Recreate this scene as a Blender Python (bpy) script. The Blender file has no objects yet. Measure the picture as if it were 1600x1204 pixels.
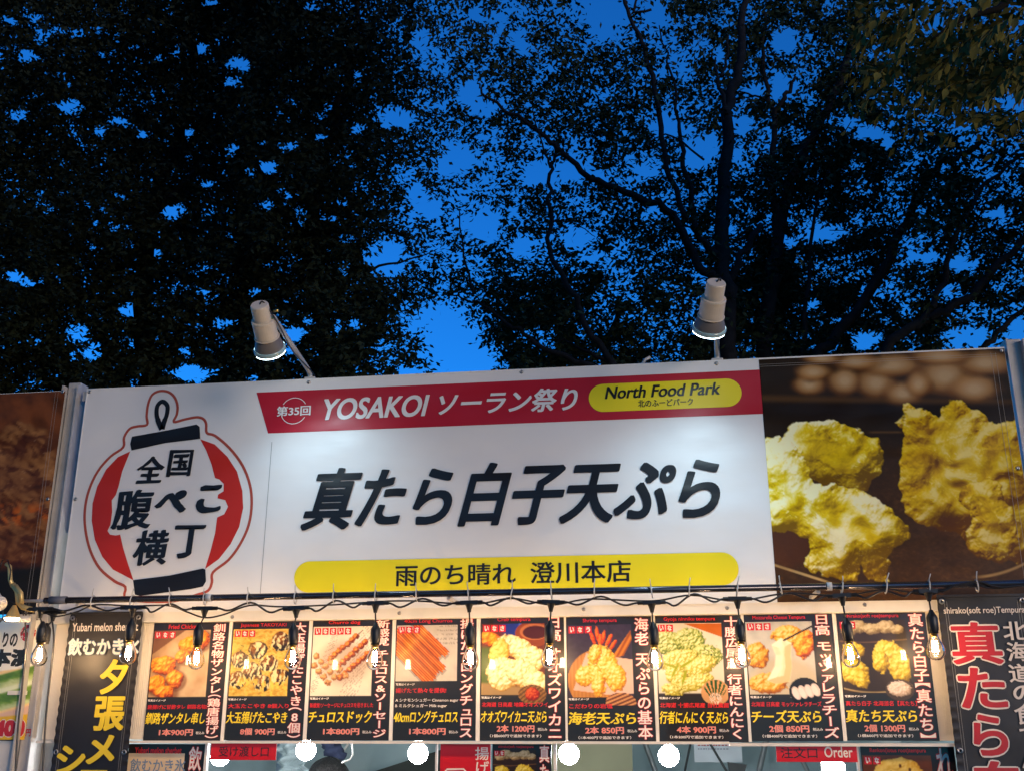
import bpy, math, random
import numpy as np
from mathutils import Vector, Matrix, geometry
random.seed(7); RNG = np.random.default_rng(11)
scn = bpy.context.scene
COL = scn.collection
# ------------------------------------------------------------------ camera
F_PX, PITCH, YAW, ROLL = 1639.2, 0.3126, -0.1390, -0.0005
CAM = np.array([2.292, -3.8146, 1.6904])
_f = np.array([math.sin(YAW)*math.cos(PITCH), math.cos(YAW)*math.cos(PITCH), math.sin(PITCH)])
_r = np.array([math.cos(YAW), -math.sin(YAW), 0.0]); _u = np.cross(_r, _f)
_r2 = math.cos(ROLL)*_r + math.sin(ROLL)*_u; _u2 = -math.sin(ROLL)*_r + math.cos(ROLL)*_u
cam = bpy.data.cameras.new('camera'); camo = bpy.data.objects.new('camera', cam); COL.objects.link(camo)
m = Matrix.Identity(4)
for i in range(3):
    m[i][0] = _r2[i]; m[i][1] = _u2[i]; m[i][2] = -_f[i]; m[i][3] = CAM[i]
camo.matrix_world = m
cam.sensor_fit = 'HORIZONTAL'; cam.sensor_width = 36; cam.lens = 36*F_PX/1600
cam.clip_start = 0.05; cam.clip_end = 2000
scn.camera = camo
# ------------------------------------------------------------------ world, sun, exposure
W = bpy.data.worlds.new("World"); scn.world = W; W.use_nodes = True
nt = W.node_tree; nt.nodes.clear()
sky = nt.nodes.new('ShaderNodeTexSky'); sky.sky_type = 'NISHITA'; sky.sun_disc = False
SUN_AZ = math.radians(135); SUN_EL = math.radians(18)
sky.sun_elevation = SUN_EL; sky.sun_rotation = SUN_AZ
sky.air_density = 1.0; sky.dust_density = 0.2; sky.ozone_density = 9.0
tint = nt.nodes.new('ShaderNodeMixRGB'); tint.blend_type = 'MULTIPLY'; tint.inputs[0].default_value = 1
tint.inputs[2].default_value = (0.14, 0.79, 1.14, 1)
bg = nt.nodes.new('ShaderNodeBackground'); bg.inputs[1].default_value = 0.10
wo = nt.nodes.new('ShaderNodeOutputWorld')
nt.links.new(sky.outputs[0], tint.inputs[1]); nt.links.new(tint.outputs[0], bg.inputs[0]); nt.links.new(bg.outputs[0], wo.inputs[0])
festival_light = bpy.data.lights.new('festival_light', 'SUN'); festival_light.energy = 1.3; festival_light.angle = math.radians(26); festival_light.color = (1.0, 0.70, 0.45)  # added warm lamp standing in for festival lights behind the viewer, not sunlight
festival_obj = bpy.data.objects.new('festival_light', festival_light); COL.objects.link(festival_obj)
_sd = Vector((math.sin(SUN_AZ)*math.cos(math.radians(6)), math.cos(SUN_AZ)*math.cos(math.radians(6)), math.sin(math.radians(6))))
festival_obj.rotation_euler = _sd.to_track_quat('Z', 'Y').to_euler()
vs = scn.view_settings
vs.view_transform = 'Standard'; vs.look = 'None'; vs.exposure = 0.8; vs.gamma = 1; vs.use_curve_mapping = False
scn.cycles.use_denoising = True
scn.cycles.sample_clamp_indirect = 4
scn.cycles.max_bounces = 8; scn.cycles.transparent_max_bounces = 16

# ------------------------------------------------------------------ pixel -> place helpers
def ray(px, py):
    return _f + _r2*((px-800)/F_PX) + _u2*((602-py)/F_PX)
def pix(px, py, y=0.0):
    d = ray(px, py); t = (y-CAM[1])/d[1]
    return CAM + d*t
def project(P):
    d = np.asarray(P)-CAM; z = d@_f
    return 800+F_PX*(d@_r2)/z, 602-F_PX*(d@_u2)/z
def rect(pts, y):
    """pixel corners TL,TR,BR,BL -> x0,x1,z0,z1 on the plane y"""
    P = [pix(a, b, y) for a, b in pts]
    return ((P[0][0]+P[3][0])/2, (P[1][0]+P[2][0])/2, (P[2][2]+P[3][2])/2, (P[0][2]+P[1][2])/2)

# ------------------------------------------------------------------ materials
MATS = {}
def mat(name, color, rough=0.5, metal=0.0, coat=0.0, emis=None, estr=0.0, var=0.08, vscale=8.0, bump=0.0, bscale=30.0, spec=0.5, attr=None, alpha_mix=None, trans=0.0):
    if name in MATS: return MATS[name]
    M = bpy.data.materials.new(name); M.use_nodes = True
    t = M.node_tree; n = t.nodes; p = n['Principled BSDF']
    p.inputs['Roughness'].default_value = rough; p.inputs['Metallic'].default_value = metal
    p.inputs['Coat Weight'].default_value = coat; p.inputs['Coat Roughness'].default_value = 0.04
    p.inputs['Specular IOR Level'].default_value = spec
    p.inputs['Transmission Weight'].default_value = trans
    geo = n.new('ShaderNodeNewGeometry')
    nz = n.new('ShaderNodeTexNoise'); nz.inputs['Scale'].default_value = vscale; nz.inputs['Detail'].default_value = 4
    t.links.new(geo.outputs['Position'], nz.inputs['Vector'])
    mx = n.new('ShaderNodeMixRGB'); mx.blend_type = 'MULTIPLY'; mx.inputs[0].default_value = 1.0
    rp = n.new('ShaderNodeMapRange'); rp.inputs[1].default_value = .3; rp.inputs[2].default_value = .7
    rp.inputs[3].default_value = 1-var; rp.inputs[4].default_value = 1+var*.5
    t.links.new(nz.outputs[0], rp.inputs[0]); t.links.new(rp.outputs[0], mx.inputs[2])
    if attr:
        a = n.new('ShaderNodeAttribute'); a.attribute_name = attr; t.links.new(a.outputs['Color'], mx.inputs[1])
    else:
        mx.inputs[1].default_value = (*color, 1)
    t.links.new(mx.outputs[0], p.inputs['Base Color'])
    if bump:
        b = n.new('ShaderNodeBump'); b.inputs['Strength'].default_value = bump; b.inputs['Distance'].default_value = 0.01
        nb = n.new('ShaderNodeTexNoise'); nb.inputs['Scale'].default_value = bscale; nb.inputs['Detail'].default_value = 3
        t.links.new(geo.outputs['Position'], nb.inputs['Vector']); t.links.new(nb.outputs[0], b.inputs['Height'])
        t.links.new(b.outputs[0], p.inputs['Normal'])
    if emis:
        p.inputs['Emission Color'].default_value = (*emis, 1); p.inputs['Emission Strength'].default_value = estr
    MATS[name] = M; return M
def srgb(r, g, b):
    return tuple(((c/255)/12.92 if c/255 <= .04045 else ((c/255+.055)/1.055)**2.4) for c in (r, g, b))
def vinyl(name, rgb, rough=.38):      # printed on the big banner: soft sheen, slow ripples
    if name in MATS: return MATS[name]
    M = mat(name, rgb, rough=rough, var=.05, vscale=3, spec=.36)
    t = M.node_tree; n = t.nodes; p = n['Principled BSDF']
    geo = n.new('ShaderNodeNewGeometry'); mp = n.new('ShaderNodeMapping'); mp.inputs['Scale'].default_value = (1.2, 1, 2.2)
    mp.inputs['Rotation'].default_value = (0, .5, 0)
    nb = n.new('ShaderNodeTexNoise'); nb.inputs['Scale'].default_value = 2.2; nb.inputs['Detail'].default_value = 1.5
    b = n.new('ShaderNodeBump'); b.inputs['Strength'].default_value = .75; b.inputs['Distance'].default_value = .03
    t.links.new(geo.outputs['Position'], mp.inputs[0]); t.links.new(mp.outputs[0], nb.inputs['Vector'])
    n2 = n.new('ShaderNodeTexNoise'); n2.inputs['Scale'].default_value = 7; n2.inputs['Detail'].default_value = 3; m2 = n.new('ShaderNodeMapping'); m2.inputs['Rotation'].default_value = (0, .25, 0); m2.inputs['Scale'].default_value = (.35, 1, 1.6)
    t.links.new(geo.outputs['Position'], m2.inputs[0]); t.links.new(m2.outputs[0], n2.inputs['Vector'])
    ad = n.new('ShaderNodeMath'); ad.operation = 'MULTIPLY_ADD'; ad.inputs[1].default_value = .10; t.links.new(n2.outputs[0], ad.inputs[0]); t.links.new(nb.outputs[0], ad.inputs[2])
    t.links.new(ad.outputs[0], b.inputs['Height']); t.links.new(b.outputs[0], p.inputs['Normal'])
    return M
def board_mat(name, rgb, attr=None):  # laminated menu boards: glossy film
    return mat(name, rgb, rough=.38, coat=.42, spec=.3, var=.04, vscale=20, attr=attr)

M_white = vinyl('banner_white', (.74, .75, .76)); M_red = vinyl('banner_red', (.42, .012, .028))
M_yellow = vinyl('banner_yellow', (.78, .68, .01)); M_black = vinyl('banner_black', (.012, .012, .014), .33)
M_lred = vinyl('lantern_red', (.50, .025, .015)); M_line = vinyl('lantern_outline', (.38, .07, .045))
M_hair = vinyl('hairline_grey', (.25, .26, .28))
M_bphoto = vinyl('banner_photo', (1, 1, 1)); M_bphoto.node_tree.nodes['Principled BSDF'].inputs['Specular IOR Level'].default_value = .18
def _swap_attr(M):
    t = M.node_tree; a = t.nodes.new('ShaderNodeAttribute'); a.attribute_name = 'print'
    for nn in t.nodes:
        if nn.type == 'MIX_RGB': t.links.new(a.outputs['Color'], nn.inputs[1])
_swap_attr(M_bphoto)
M_cream = mat('cream_panel', (.76, .70, .60), rough=.45, var=.08, vscale=6, bump=.1, bscale=60)
M_alu = mat('aluminium', (.50, .48, .46), rough=.42, metal=.15, var=.15, vscale=14, bump=.08, bscale=90)
M_frame = mat('white_painted_metal', (.72, .69, .64), rough=.35, var=.1, vscale=10)
M_screw = mat('zinc_screw', (.42, .41, .40), rough=.3, metal=1.0)
M_pipe = mat('pipe_steel', (.10, .10, .115), rough=.22, metal=.75, var=.25, vscale=12)
M_tie = mat('nylon_tie', (.62, .60, .56), rough=.4)
M_rubber = mat('black_rubber', (.014, .014, .015), rough=.42, bump=.1)
M_cable = mat('cable_black', (.018, .017, .017), rough=.35)
M_bb = board_mat('board_black', (.016, .013, .012)); M_bphoto2 = board_mat('board_photo', (1, 1, 1), 'print')
M_bred = board_mat('board_red_text', (.62, .02, .02)); M_byel = board_mat('board_yellow_text', (.88, .66, .02))
M_bwht = board_mat('board_white_text', (.82, .74, .68)); M_bpink = board_mat('board_pink_text', (.80, .24, .18))
M_bsign = board_mat('board_red_sign', (.62, .012, .02)); M_bdk = board_mat('board_dark_text', (.03, .02, .02))
M_bblue = board_mat('board_blue_text', (.16, .24, .36))
M_nob = mat('nobori_black', (.022, .020, .020), rough=.42, bump=.5, bscale=5, var=.1, spec=.5)
M_nwht = mat('nobori_white', (.80, .72, .64), rough=.45); M_nyel = mat('nobori_yellow', (.80, .60, .03), rough=.45)
M_nred = mat('nobori_red', (.50, .012, .02), rough=.45); M_nblue = mat('nobori_blue', (.14, .25, .38), rough=.45)
M_stitch = mat('stitching', (.34, .33, .31), rough=.6)

# ------------------------------------------------------------------ object helpers
def link(o, parent=None):
    COL.objects.link(o)
    if parent is not None: o.parent = parent
    return o
def tag(o, label, cat, group=None, kind=None):
    if label: o['label'] = label
    if cat: o['category'] = cat
    if group: o['group'] = group
    if kind: o['kind'] = kind
    return o
def thing(name, label, cat, loc=(0, 0, 0), group=None):
    o = bpy.data.objects.new(name, None); o.empty_display_size = .05; o.location = loc
    link(o); return tag(o, label, cat, group)
def wloc(parent):
    v = Vector((0, 0, 0)); p = parent
    while p is not None: v += p.location; p = p.parent
    return v
def part(name, V, Fc, M, parent=None, smooth=False, label=None, kind=None):
    """mesh from world coordinates"""
    V = np.asarray(V, dtype=float)
    if parent is not None: V = V - np.array(wloc(parent))
    me = bpy.data.meshes.new(name)
    me.from_pydata(V.tolist(), [], [list(map(int, f)) for f in Fc]); me.materials.append(M); me.update()
    if smooth:
        me.shade_smooth() if hasattr(me, 'shade_smooth') else None
    o = bpy.data.objects.new(name, me); link(o, parent)
    if label: o['label'] = label
    if kind: o['kind'] = kind
    return o
def box_geo(x0, x1, y0, y1, z0, z1):
    V = [(x0, y0, z0), (x1, y0, z0), (x1, y1, z0), (x0, y1, z0), (x0, y0, z1), (x1, y0, z1), (x1, y1, z1), (x0, y1, z1)]
    return V, [(0, 3, 2, 1), (4, 5, 6, 7), (0, 1, 5, 4), (1, 2, 6, 5), (2, 3, 7, 6), (3, 0, 4, 7)]
def box(name, b, M, parent=None, label=None, bevel=0.0):
    V, Fc = box_geo(*b); o = part(name, V, Fc, M, parent, label=label)
    if bevel:
        md = o.modifiers.new('bevel', 'BEVEL'); md.width = bevel; md.segments = 2
    return o
def merge(parts):
    V = []; Fc = []; n = 0
    for v, f in parts:
        v = [tuple(q) for q in np.asarray(v)]
        V += v; Fc += [tuple(i+n for i in g) for g in f]; n += len(v)
    return V, Fc
def tube_geo(pts, rad, n=8, cap=True):
    P = np.asarray(pts, float); k = len(P); rad = np.broadcast_to(np.asarray(rad, float), (k,))
    T = np.gradient(P, axis=0); T /= np.linalg.norm(T, axis=1)[:, None]+1e-12
    ref = np.array([0, 0, 1.]) if abs(T[0][2]) < .9 else np.array([0, 1., 0])
    V = []; 
    a = np.cross(T[0], ref); a /= np.linalg.norm(a)
    for i in range(k):
        a = a - T[i]*(a@T[i]); a /= np.linalg.norm(a)+1e-12; b = np.cross(T[i], a)
        for j in range(n):
            th = 2*math.pi*j/n; V.append(P[i]+rad[i]*(math.cos(th)*a+math.sin(th)*b))
    Fc = [(i*n+j, i*n+(j+1) % n, (i+1)*n+(j+1) % n, (i+1)*n+j) for i in range(k-1) for j in range(n)]
    if cap: Fc += [tuple(range(n-1, -1, -1)), tuple(range((k-1)*n, k*n))]
    return V, Fc
def lathe_geo(profile, origin, axis=(0, 0, -1), n=20):
    """profile [(r, s)], s runs along axis from origin"""
    ax = Vector(axis).normalized(); a = ax.orthogonal().normalized(); b = ax.cross(a); O = Vector(origin); V = []
    for r, s in profile:
        for j in range(n):
            th = 2*math.pi*j/n; V.append(tuple(O+ax*s+(a*math.cos(th)+b*math.sin(th))*max(r, 1e-5)))
    k = len(profile)
    Fc = [(i*n+j, (i+1)*n+j, (i+1)*n+(j+1) % n, i*n+(j+1) % n) for i in range(k-1) for j in range(n)]
    return V, Fc
def catmull(P, k=6, closed=False):
    P = [np.asarray(p, float) for p in P]; n = len(P); out = []
    rng = range(n) if closed else range(n-1)
    for i in rng:
        p0 = P[(i-1) % n] if closed or i > 0 else P[0]; p1 = P[i]; p2 = P[(i+1) % n]; p3 = P[(i+2) % n] if closed or i+2 < n else P[-1]
        for j in range(k):
            t = j/k
            out.append(.5*((2*p1)+(-p0+p2)*t+(2*p0-5*p1+4*p2-p3)*t*t+(-p0+3*p1-3*p2+p3)*t**3))
    if not closed: out.append(P[-1])
    return out
def flat_poly(name, pts2, y, M, parent, label=None):
    """pts2: [(x,z)] filled, facing -y"""
    V = [(p[0], y, p[1]) for p in pts2]
    tris = geometry.tessellate_polygon([[Vector((p[0], p[1], 0)) for p in pts2]])
    return part(name, V, tris, M, parent, label=label)
def strip_geo(pts2, w, y, closed=False):
    P = np.asarray(pts2, float); n = len(P)
    T = (np.roll(P, -1, 0)-np.roll(P, 1, 0)) if closed else np.gradient(P, axis=0)
    T /= np.linalg.norm(T, axis=1)[:, None]+1e-12; N = np.stack([-T[:, 1], T[:, 0]], 1)
    w = np.broadcast_to(np.asarray(w, float), (n,))[:, None]
    A = P+N*w/2; B = P-N*w/2
    V = [(a[0], y, a[1]) for a in A]+[(b[0], y, b[1]) for b in B]
    m_ = n if closed else n-1
    return V, [(i, (i+1) % n, n+(i+1) % n, n+i) for i in range(m_)]
def px2(pts, y):           # pixel points -> (x,z) on plane y
    return [tuple(pix(a, b, y)[[0, 2]]) for a, b in pts]
def crop(x0, y0, s, pts): return [(x0+s*a, y0+s*b) for a, b in pts]
def screw(x, y, z, parent, r=.0062):
    V, Fc = lathe_geo([(r, 0), (r*1.02, .001), (r*.7, .0035), (r*.35, .004), (r*.3, .003), (0, .003)], (x, y, z), (0, -1, 0), 12)
    return part('screw', V, Fc, M_screw, parent, smooth=True)

# ------------------------------------------------------------------ lettering
_cache = {}
_cu = bpy.data.curves.new('type_setter', 'FONT'); _co = bpy.data.objects.new('type_setter', _cu)
def glyph(s, off=0.0, res=3):
    k = (s, round(off, 3), res)
    if k not in _cache:
        _cu.body = s; _cu.offset = off; _cu.resolution_u = res
        me = bpy.data.meshes.new_from_object(_co)
        v = np.array([q.co[:2] for q in me.vertices]).reshape(-1, 2)
        f = [tuple(p.vertices) for p in me.polygons]
        bpy.data.meshes.remove(me); _cache[k] = (v, f)
    return _cache[k]
SQ = [(0, 0), (1, 1), (-1, 1), (1, -1), (-1, -1), (1, 0), (-1, 0), (0, 1), (0, -1)]
def bold(v, f, off, rnd=False):
    """heavier stroke: the outline repeated around itself, each copy a hair in front of the last"""
    if off <= 0: return np.concatenate([v, np.zeros((len(v), 1))], 1), f
    if rnd == 3: D = [(0, 0)]+[(math.cos(a)*1.25*math.cos(.45)-math.sin(a)*.38*math.sin(.45), math.cos(a)*1.25*math.sin(.45)*.8+math.sin(a)*.38*math.cos(.45)) for a in np.arange(20)*math.pi/10]
    elif rnd == 2: D = [(0, 0)]+[(math.copysign(abs(math.cos(a))**.55, math.cos(a)), math.copysign(abs(math.sin(a))**.55, math.sin(a))*.68) for a in np.arange(20)*math.pi/10]
    else: D = [(0, 0)]+[(math.cos(a), math.sin(a)) for a in np.arange(12)*math.pi/6] if rnd else SQ
    V = []; Fc = []; n = len(v)
    for k, (a, b) in enumerate(D):
        V.append(np.concatenate([v+np.array([a, b])*off, np.full((n, 1), float(k))], 1)); Fc += [tuple(i+n*k for i in g_) for g_ in f]
    return np.concatenate(V), Fc
def text_geo(s, off, vertical=False, res=3, gap=1.0, rnd=False):
    if not vertical:
        v, f = glyph(s, 0, res); return bold(v, f, off, rnd)
    V = []; Fc = []; n = 0; y = 0.0
    for ch in s:
        if ch == ' ': y -= .45; continue
        v, f = glyph(ch, 0, res); v = v.copy(); adv = 1.0*gap
        if ch in 'ー（）【】':
            c = np.array([(v[:, 0].min()+v[:, 0].max())/2, .38]); d = v-c; v = np.stack([d[:, 1], -d[:, 0]], 1)
            if ch == 'ー': v[:, 0] *= -1; v += np.array([.5, .38])
            else:
                adv = .5; v[:, 1] -= (v[:, 1].min()+v[:, 1].max())/2; v += np.array([.5, .63])
        elif ch in 'ッャュョァィ': v = v+np.array([.06, .05]); adv = .86
        elif ch.isascii(): v[:, 0] += .5-(v[:, 0].min()+v[:, 0].max())/2
        v, f = bold(v, f, off, rnd); v[:, 1] += y
        V.append(v); Fc += [tuple(i+n for i in g) for g in f]; n += len(v); y -= adv
    return np.concatenate(V), Fc
def letters(s, R, y, M, parent, weight=.02, nib=0, vertical=False, shear=0.0, under=None, rough=0.0, res=3, gap=1.0, label=None, step=.0006, name='lettering', sy=None):
    """R=(x0,x1,z0,z1) box to fill on plane y (front faces -y). under = (extra weight, material)."""
    x0, x1, z0, z1 = R
    v, f = text_geo(s, weight, vertical, res, gap, nib or (2 if res > 4 else False))
    lo = v.min(0)[:2]; hi = v.max(0)[:2]; sz = np.maximum(hi-lo, 1e-6)
    def put(v, yy, M, label=None):
        q = (v[:, :2]-lo)/sz; yv = yy-v[:, 2]*2.5e-5
        if rough:
            q = q+rough*np.stack([vnoise(q[:, 0]*7, q[:, 1]*7, 3)-.5, vnoise(q[:, 0]*7, q[:, 1]*7, 9)-.5], 1)
        X = x0+q[:, 0]*(x1-x0)+shear*((q[:, 1]-.5)*(z1-z0)); Z = z0+q[:, 1]*(z1-z0)
        return part(name, np.stack([X, yv, Z], 1), f_, M, parent, label=label)
    if under:
        vu, f_ = text_geo(s, weight+under[0], vertical, res, gap, True); put(vu, y+step, under[1])
    f_ = f
    return put(v, y, M, label)

# ------------------------------------------------------------------ noise + print painting
def _hash(ix, iy, seed):
    h = (ix.astype(np.int64)*374761393 + iy.astype(np.int64)*668265263 + seed*1442695041) & 0xffffffff
    h = ((h ^ (h >> 13))*1274126177) & 0xffffffff
    return ((h ^ (h >> 16)) & 0xffff)/65535.0
def vnoise(x, y, seed=0):
    x = np.asarray(x, float); y = np.asarray(y, float)
    ix = np.floor(x); iy = np.floor(y); fx = x-ix; fy = y-iy; fx = fx*fx*(3-2*fx); fy = fy*fy*(3-2*fy)
    a = _hash(ix, iy, seed); b = _hash(ix+1, iy, seed); c = _hash(ix, iy+1, seed); d = _hash(ix+1, iy+1, seed)
    return a+(b-a)*fx+(c-a)*fy+(a-b-c+d)*fx*fy
def fbm(x, y, seed=0, o=4):
    s = 0; a = .5; t = 0
    for i in range(o):
        c, q = math.cos(.6+i*1.1), math.sin(.6+i*1.1); X = (x*c+y*q)*1.97**i; Y = (-x*q+y*c)*1.97**i
        s = s+a*vnoise(X+i*7.3, Y+i*3.1, seed+i*17); t += a; a *= .5
    return s/t
def billow(x, y, seed=0, o=3):
    s = 0; a = .6; t = 0
    for i in range(o):
        c, q = math.cos(.9+i*1.3), math.sin(.9+i*1.3); X = (x*c+y*q)*1.93**i; Y = (-x*q+y*c)*1.93**i
        s = s+a*(1-np.sqrt((2*vnoise(X+i*5.7, Y+i*9.2, seed+i*13)-1)**2+.01)); t += a; a *= .5
    return s/t
def cells(x, y, seed=0):
    """distance to nearest jittered point: rounded lumps"""
    ix = np.floor(x); iy = np.floor(y); best = np.full(x.shape, 9.)
    for a in (-1, 0, 1):
        for b in (-1, 0, 1):
            cx = ix+a+.15+.7*_hash(ix+a, iy+b, seed); cy = iy+b+.15+.7*_hash(ix+a, iy+b, seed+5)
            best = np.minimum(best, (x-cx)**2+(y-cy)**2)
    return np.sqrt(best)
def sdf(x, y, poly):
    P = np.asarray(poly, float); d = np.full(x.shape, 1e18); ins = np.zeros(x.shape, bool); n = len(P)
    for i in range(n):
        ax, ay = P[i]; bx, by = P[(i+1) % n]; ex, ey = bx-ax, by-ay
        wx, wy = x-ax, y-ay; t = np.clip((wx*ex+wy*ey)/(ex*ex+ey*ey+1e-12), 0, 1)
        d = np.minimum(d, (wx-ex*t)**2+(wy-ey*t)**2)
        c = ((ay <= y) & (by > y)) | ((by <= y) & (ay > y))
        with np.errstate(divide='ignore', invalid='ignore'):
            ins ^= c & (x < ax+(y-ay)*ex/(ey if ey != 0 else 1e-9))
    d = np.sqrt(d); return np.where(ins, d, -d)
def ell(x, y, cx, cy, rx, ry, ang=0):
    c, s = math.cos(ang), math.sin(ang); dx = x-cx; dy = y-cy
    u = (dx*c+dy*s)/rx; v = (-dx*s+dy*c)/ry
    return (1-np.sqrt(u*u+v*v))*min(rx, ry)
def sm(a, b, t): 
    t = np.clip((t-a)/(b-a), 0, 1); return t*t*(3-2*t)
def over(rgb, a, col):
    a = np.asarray(a)[..., None]; return rgb*(1-a)+np.asarray(col)*a
def ramp(t, cols):
    t = np.clip(t, 0, .9999)*(len(cols)-1); i = t.astype(int); f = (t-i)[..., None]; C = np.array([srgb(*c) for c in cols])
    return C[i]*(1-f)+C[i+1]*f
def relief(h, k, L=(-.5, -.6, .62)):
    gy, gx = np.gradient(h); n = np.stack([-gx*k, -gy*k, np.ones_like(h)], -1); n /= np.linalg.norm(n, axis=-1)[..., None]
    L = np.array(L)/np.linalg.norm(L); return np.clip(n@L, 0, 1)
GOLD = [(105, 55, 15), (180, 115, 30), (215, 165, 60), (230, 195, 110), (242, 225, 170)]
YEL = [(95, 62, 12), (150, 120, 15), (196, 170, 25), (216, 200, 90), (232, 226, 170)]
ORG = [(80, 30, 5), (160, 75, 15), (215, 130, 30), (235, 170, 60), (250, 215, 130)]
CREAM = [(120, 85, 45), (190, 155, 90), (225, 200, 140), (242, 228, 185), (252, 246, 225)]
def lumps(rgb, x, y, d, R, fr, seed, cols, k, edge=.012, bias=0.0, rg=.5):
    """paint a battered lump where d (signed distance) > 0"""
    d = d+(fbm(x*fr*1.6, y*fr*1.6, seed+3)-.5)*R*.8
    x0_, y0_ = x, y; x = x+(.9/fr)*(fbm(x*fr*.8, y*fr*.8, seed+61, 3)-.5); y = y+(.9/fr)*(fbm(x0_*fr*.8, y0_*fr*.8, seed+62, 3)-.5)
    a = sm(0, edge, d)
    cl = cells(x*fr, y*fr, seed)
    h = np.sqrt(np.clip(d/R, 0, 1))*.9+.32*np.exp(-2.2*cl**2)+rg*.5*billow(x*fr*1.7, y*fr*1.7, seed+1)+.20*fbm(x*fr*5, y*fr*5, seed+8)
    s = relief(h, k); t = .04+.66*s+.40*(h-.8)+bias+.16*(fbm(x*fr*1.2, y*fr*1.2, seed+5)-.5)
    return rgb*(1-a[..., None])+ramp(t, cols)*a[..., None]
def photo(name, X, Z, y, rgb, M, parent, smooth=False):
    """flat print: grid (rows,cols) with the colours of the print"""
    r, c = X.shape
    V = np.stack([X, np.full_like(X, y), Z], -1).reshape(-1, 3)
    if parent is not None: V = V-np.array(wloc(parent))
    me = bpy.data.meshes.new(name)
    idx = np.arange(r*c).reshape(r, c); q = np.stack([idx[:-1, :-1], idx[1:, :-1], idx[1:, 1:], idx[:-1, 1:]], -1).reshape(-1, 4)
    me.vertices.add(r*c); me.vertices.foreach_set('co', V.ravel())
    me.loops.add(q.size); me.loops.foreach_set('vertex_index', q.ravel())
    me.polygons.add(len(q)); me.polygons.foreach_set('loop_start', np.arange(0, q.size, 4)); me.polygons.foreach_set('loop_total', np.full(len(q), 4))
    me.update(calc_edges=True)
    at = me.color_attributes.new('print', 'FLOAT_COLOR', 'POINT')
    at.data.foreach_set('color', np.concatenate([np.clip(rgb.reshape(-1, 3), 0, 1), np.ones((r*c, 1))], 1).ravel().astype(np.float32))
    me.materials.append(M); o = bpy.data.objects.new(name, me); link(o, parent); return o

# ------------------------------------------------------------------ dishes printed on the posters (local units: 0..385 x 0..410)
def g(*c): return np.array(srgb(*c))
def tiles(rgb, x, y, n, x0=8, y0=8):
    return rgb
def d_chicken(x, y):
    rgb = ramp(fbm(x/90, y/90, 4)*.6+.25+.2*(x/385), [(120, 85, 55), (190, 160, 125), (225, 205, 175)])
    rgb = over(rgb, sm(0, 3, -(x*.7+y-150))*.8, g(120, 80, 50))
    for i, (cx, cy, rx, ry) in enumerate([(250, 95, 80, 60), (320, 60, 60, 60), (85, 215, 90, 60), (165, 300, 62, 60), (45, 330, 70, 60), (110, 375, 70, 40), (200, 160, 50, 45)]):
        rgb = over(rgb, sm(-14, 6, ell(x, y, cx+16, cy+10, rx, ry))*.6, g(110, 60, 30))
        rgb = lumps(rgb, x, y, ell(x, y, cx, cy, rx, ry), 30, 1/38, 20+i, ORG, 7, 5, .08)
    return rgb
def d_takoyaki(x, y):
    rgb = ramp(billow(x/26+y/60, y/16, 5)*.8+.1, [(150, 110, 45), (215, 180, 95), (245, 225, 150)])
    for i, (cx, cy, r) in enumerate([(320, 80, 70), (170, 130, 62), (60, 190, 62), (250, 210, 62), (140, 260, 66), (320, 290, 60), (50, 310, 58), (210, 330, 60)]):
        d = ell(x, y, cx, cy, r, r*.85); rgb = lumps(rgb, x, y, d, 40, 1/60, 40+i, [(35, 20, 12), (90, 55, 22), (150, 100, 35), (205, 150, 70)], 12, 5, -.1, .2)
        a = sm(-2, 6, d)*sm(.62, .85, np.abs(np.sin((x*.9+y*.25+75*fbm(x/55, y/55, i))/8.5+i)))*sm(.3, .5, fbm(x/22, y/40, i+70))
        rgb = over(rgb, a*.9, g(245, 235, 190))
    gr = sm(.70, .78, fbm(x/12, y/12, 77))*sm(0, 1, ell(x, y, 180, 130, 190, 110)*.02); rgb = over(rgb, gr, g(70, 110, 35))
    rgb = over(rgb, sm(.62, .66, fbm(x/22, y/40, 71))*sm(250, 330, y)*.8, g(245, 215, 120))
    return rgb
def d_churrodog(x, y):
    rgb = ramp(.6+.4*fbm(x/120, y/120, 3), [(150, 130, 110), (225, 210, 190), (240, 232, 218)])
    ln = (np.sin(y/3.2+x*.3) > .2)*(vnoise(x/4, y/12, 6) > .4)*(np.abs(x-300+(y-200)*.3) < 55)
    rgb = over(rgb, ln*.45, g(100, 90, 90)); rgb = over(rgb, (np.sin(x/4+y*.5) > .3)*(vnoise(x/9, y/4, 8) > .45)*(np.abs(x-60-(260-y)*.4) < 22)*.5, g(80, 75, 80))
    rgb = over(rgb, sm(-30, 40, ell(x, y, 200, 215, 165, 130))*.45, g(140, 105, 85))
    for k, (ax, ay, bx, by, n, c) in enumerate([(270, 60, 120, 190, 7, 0), (330, 95, 170, 235, 7, 0), (350, 165, 185, 300, 7, 0), (30, 175, 150, 300, 5, 1), (20, 230, 110, 330, 4, 1), (130, 215, 220, 290, 3, 1)]):
        if not c:
            dx, dy = ax-bx, ay-by; L = math.hypot(dx, dy); t = ((x-bx)*dx+(y-by)*dy)/L; w = np.abs((x-bx)*dy-(y-by)*dx)/L
            rgb = over(rgb, sm(3, 1, w)*(t > 0)*(t < L+60), g(90, 60, 35))
        for j in range(n):
            u = j/(n-1); rgb = lumps(rgb, x, y, ell(x, y, ax+(bx-ax)*u, ay+(by-ay)*u, 23, 20), 20, 1/22, 60+j+k*9, [(80, 35, 12), (150, 75, 25), (205, 125, 50), (235, 180, 110)] if not c else [(120, 75, 40), (200, 150, 100), (230, 195, 150)], 12, 3, .12, .3)
    return rgb
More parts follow.
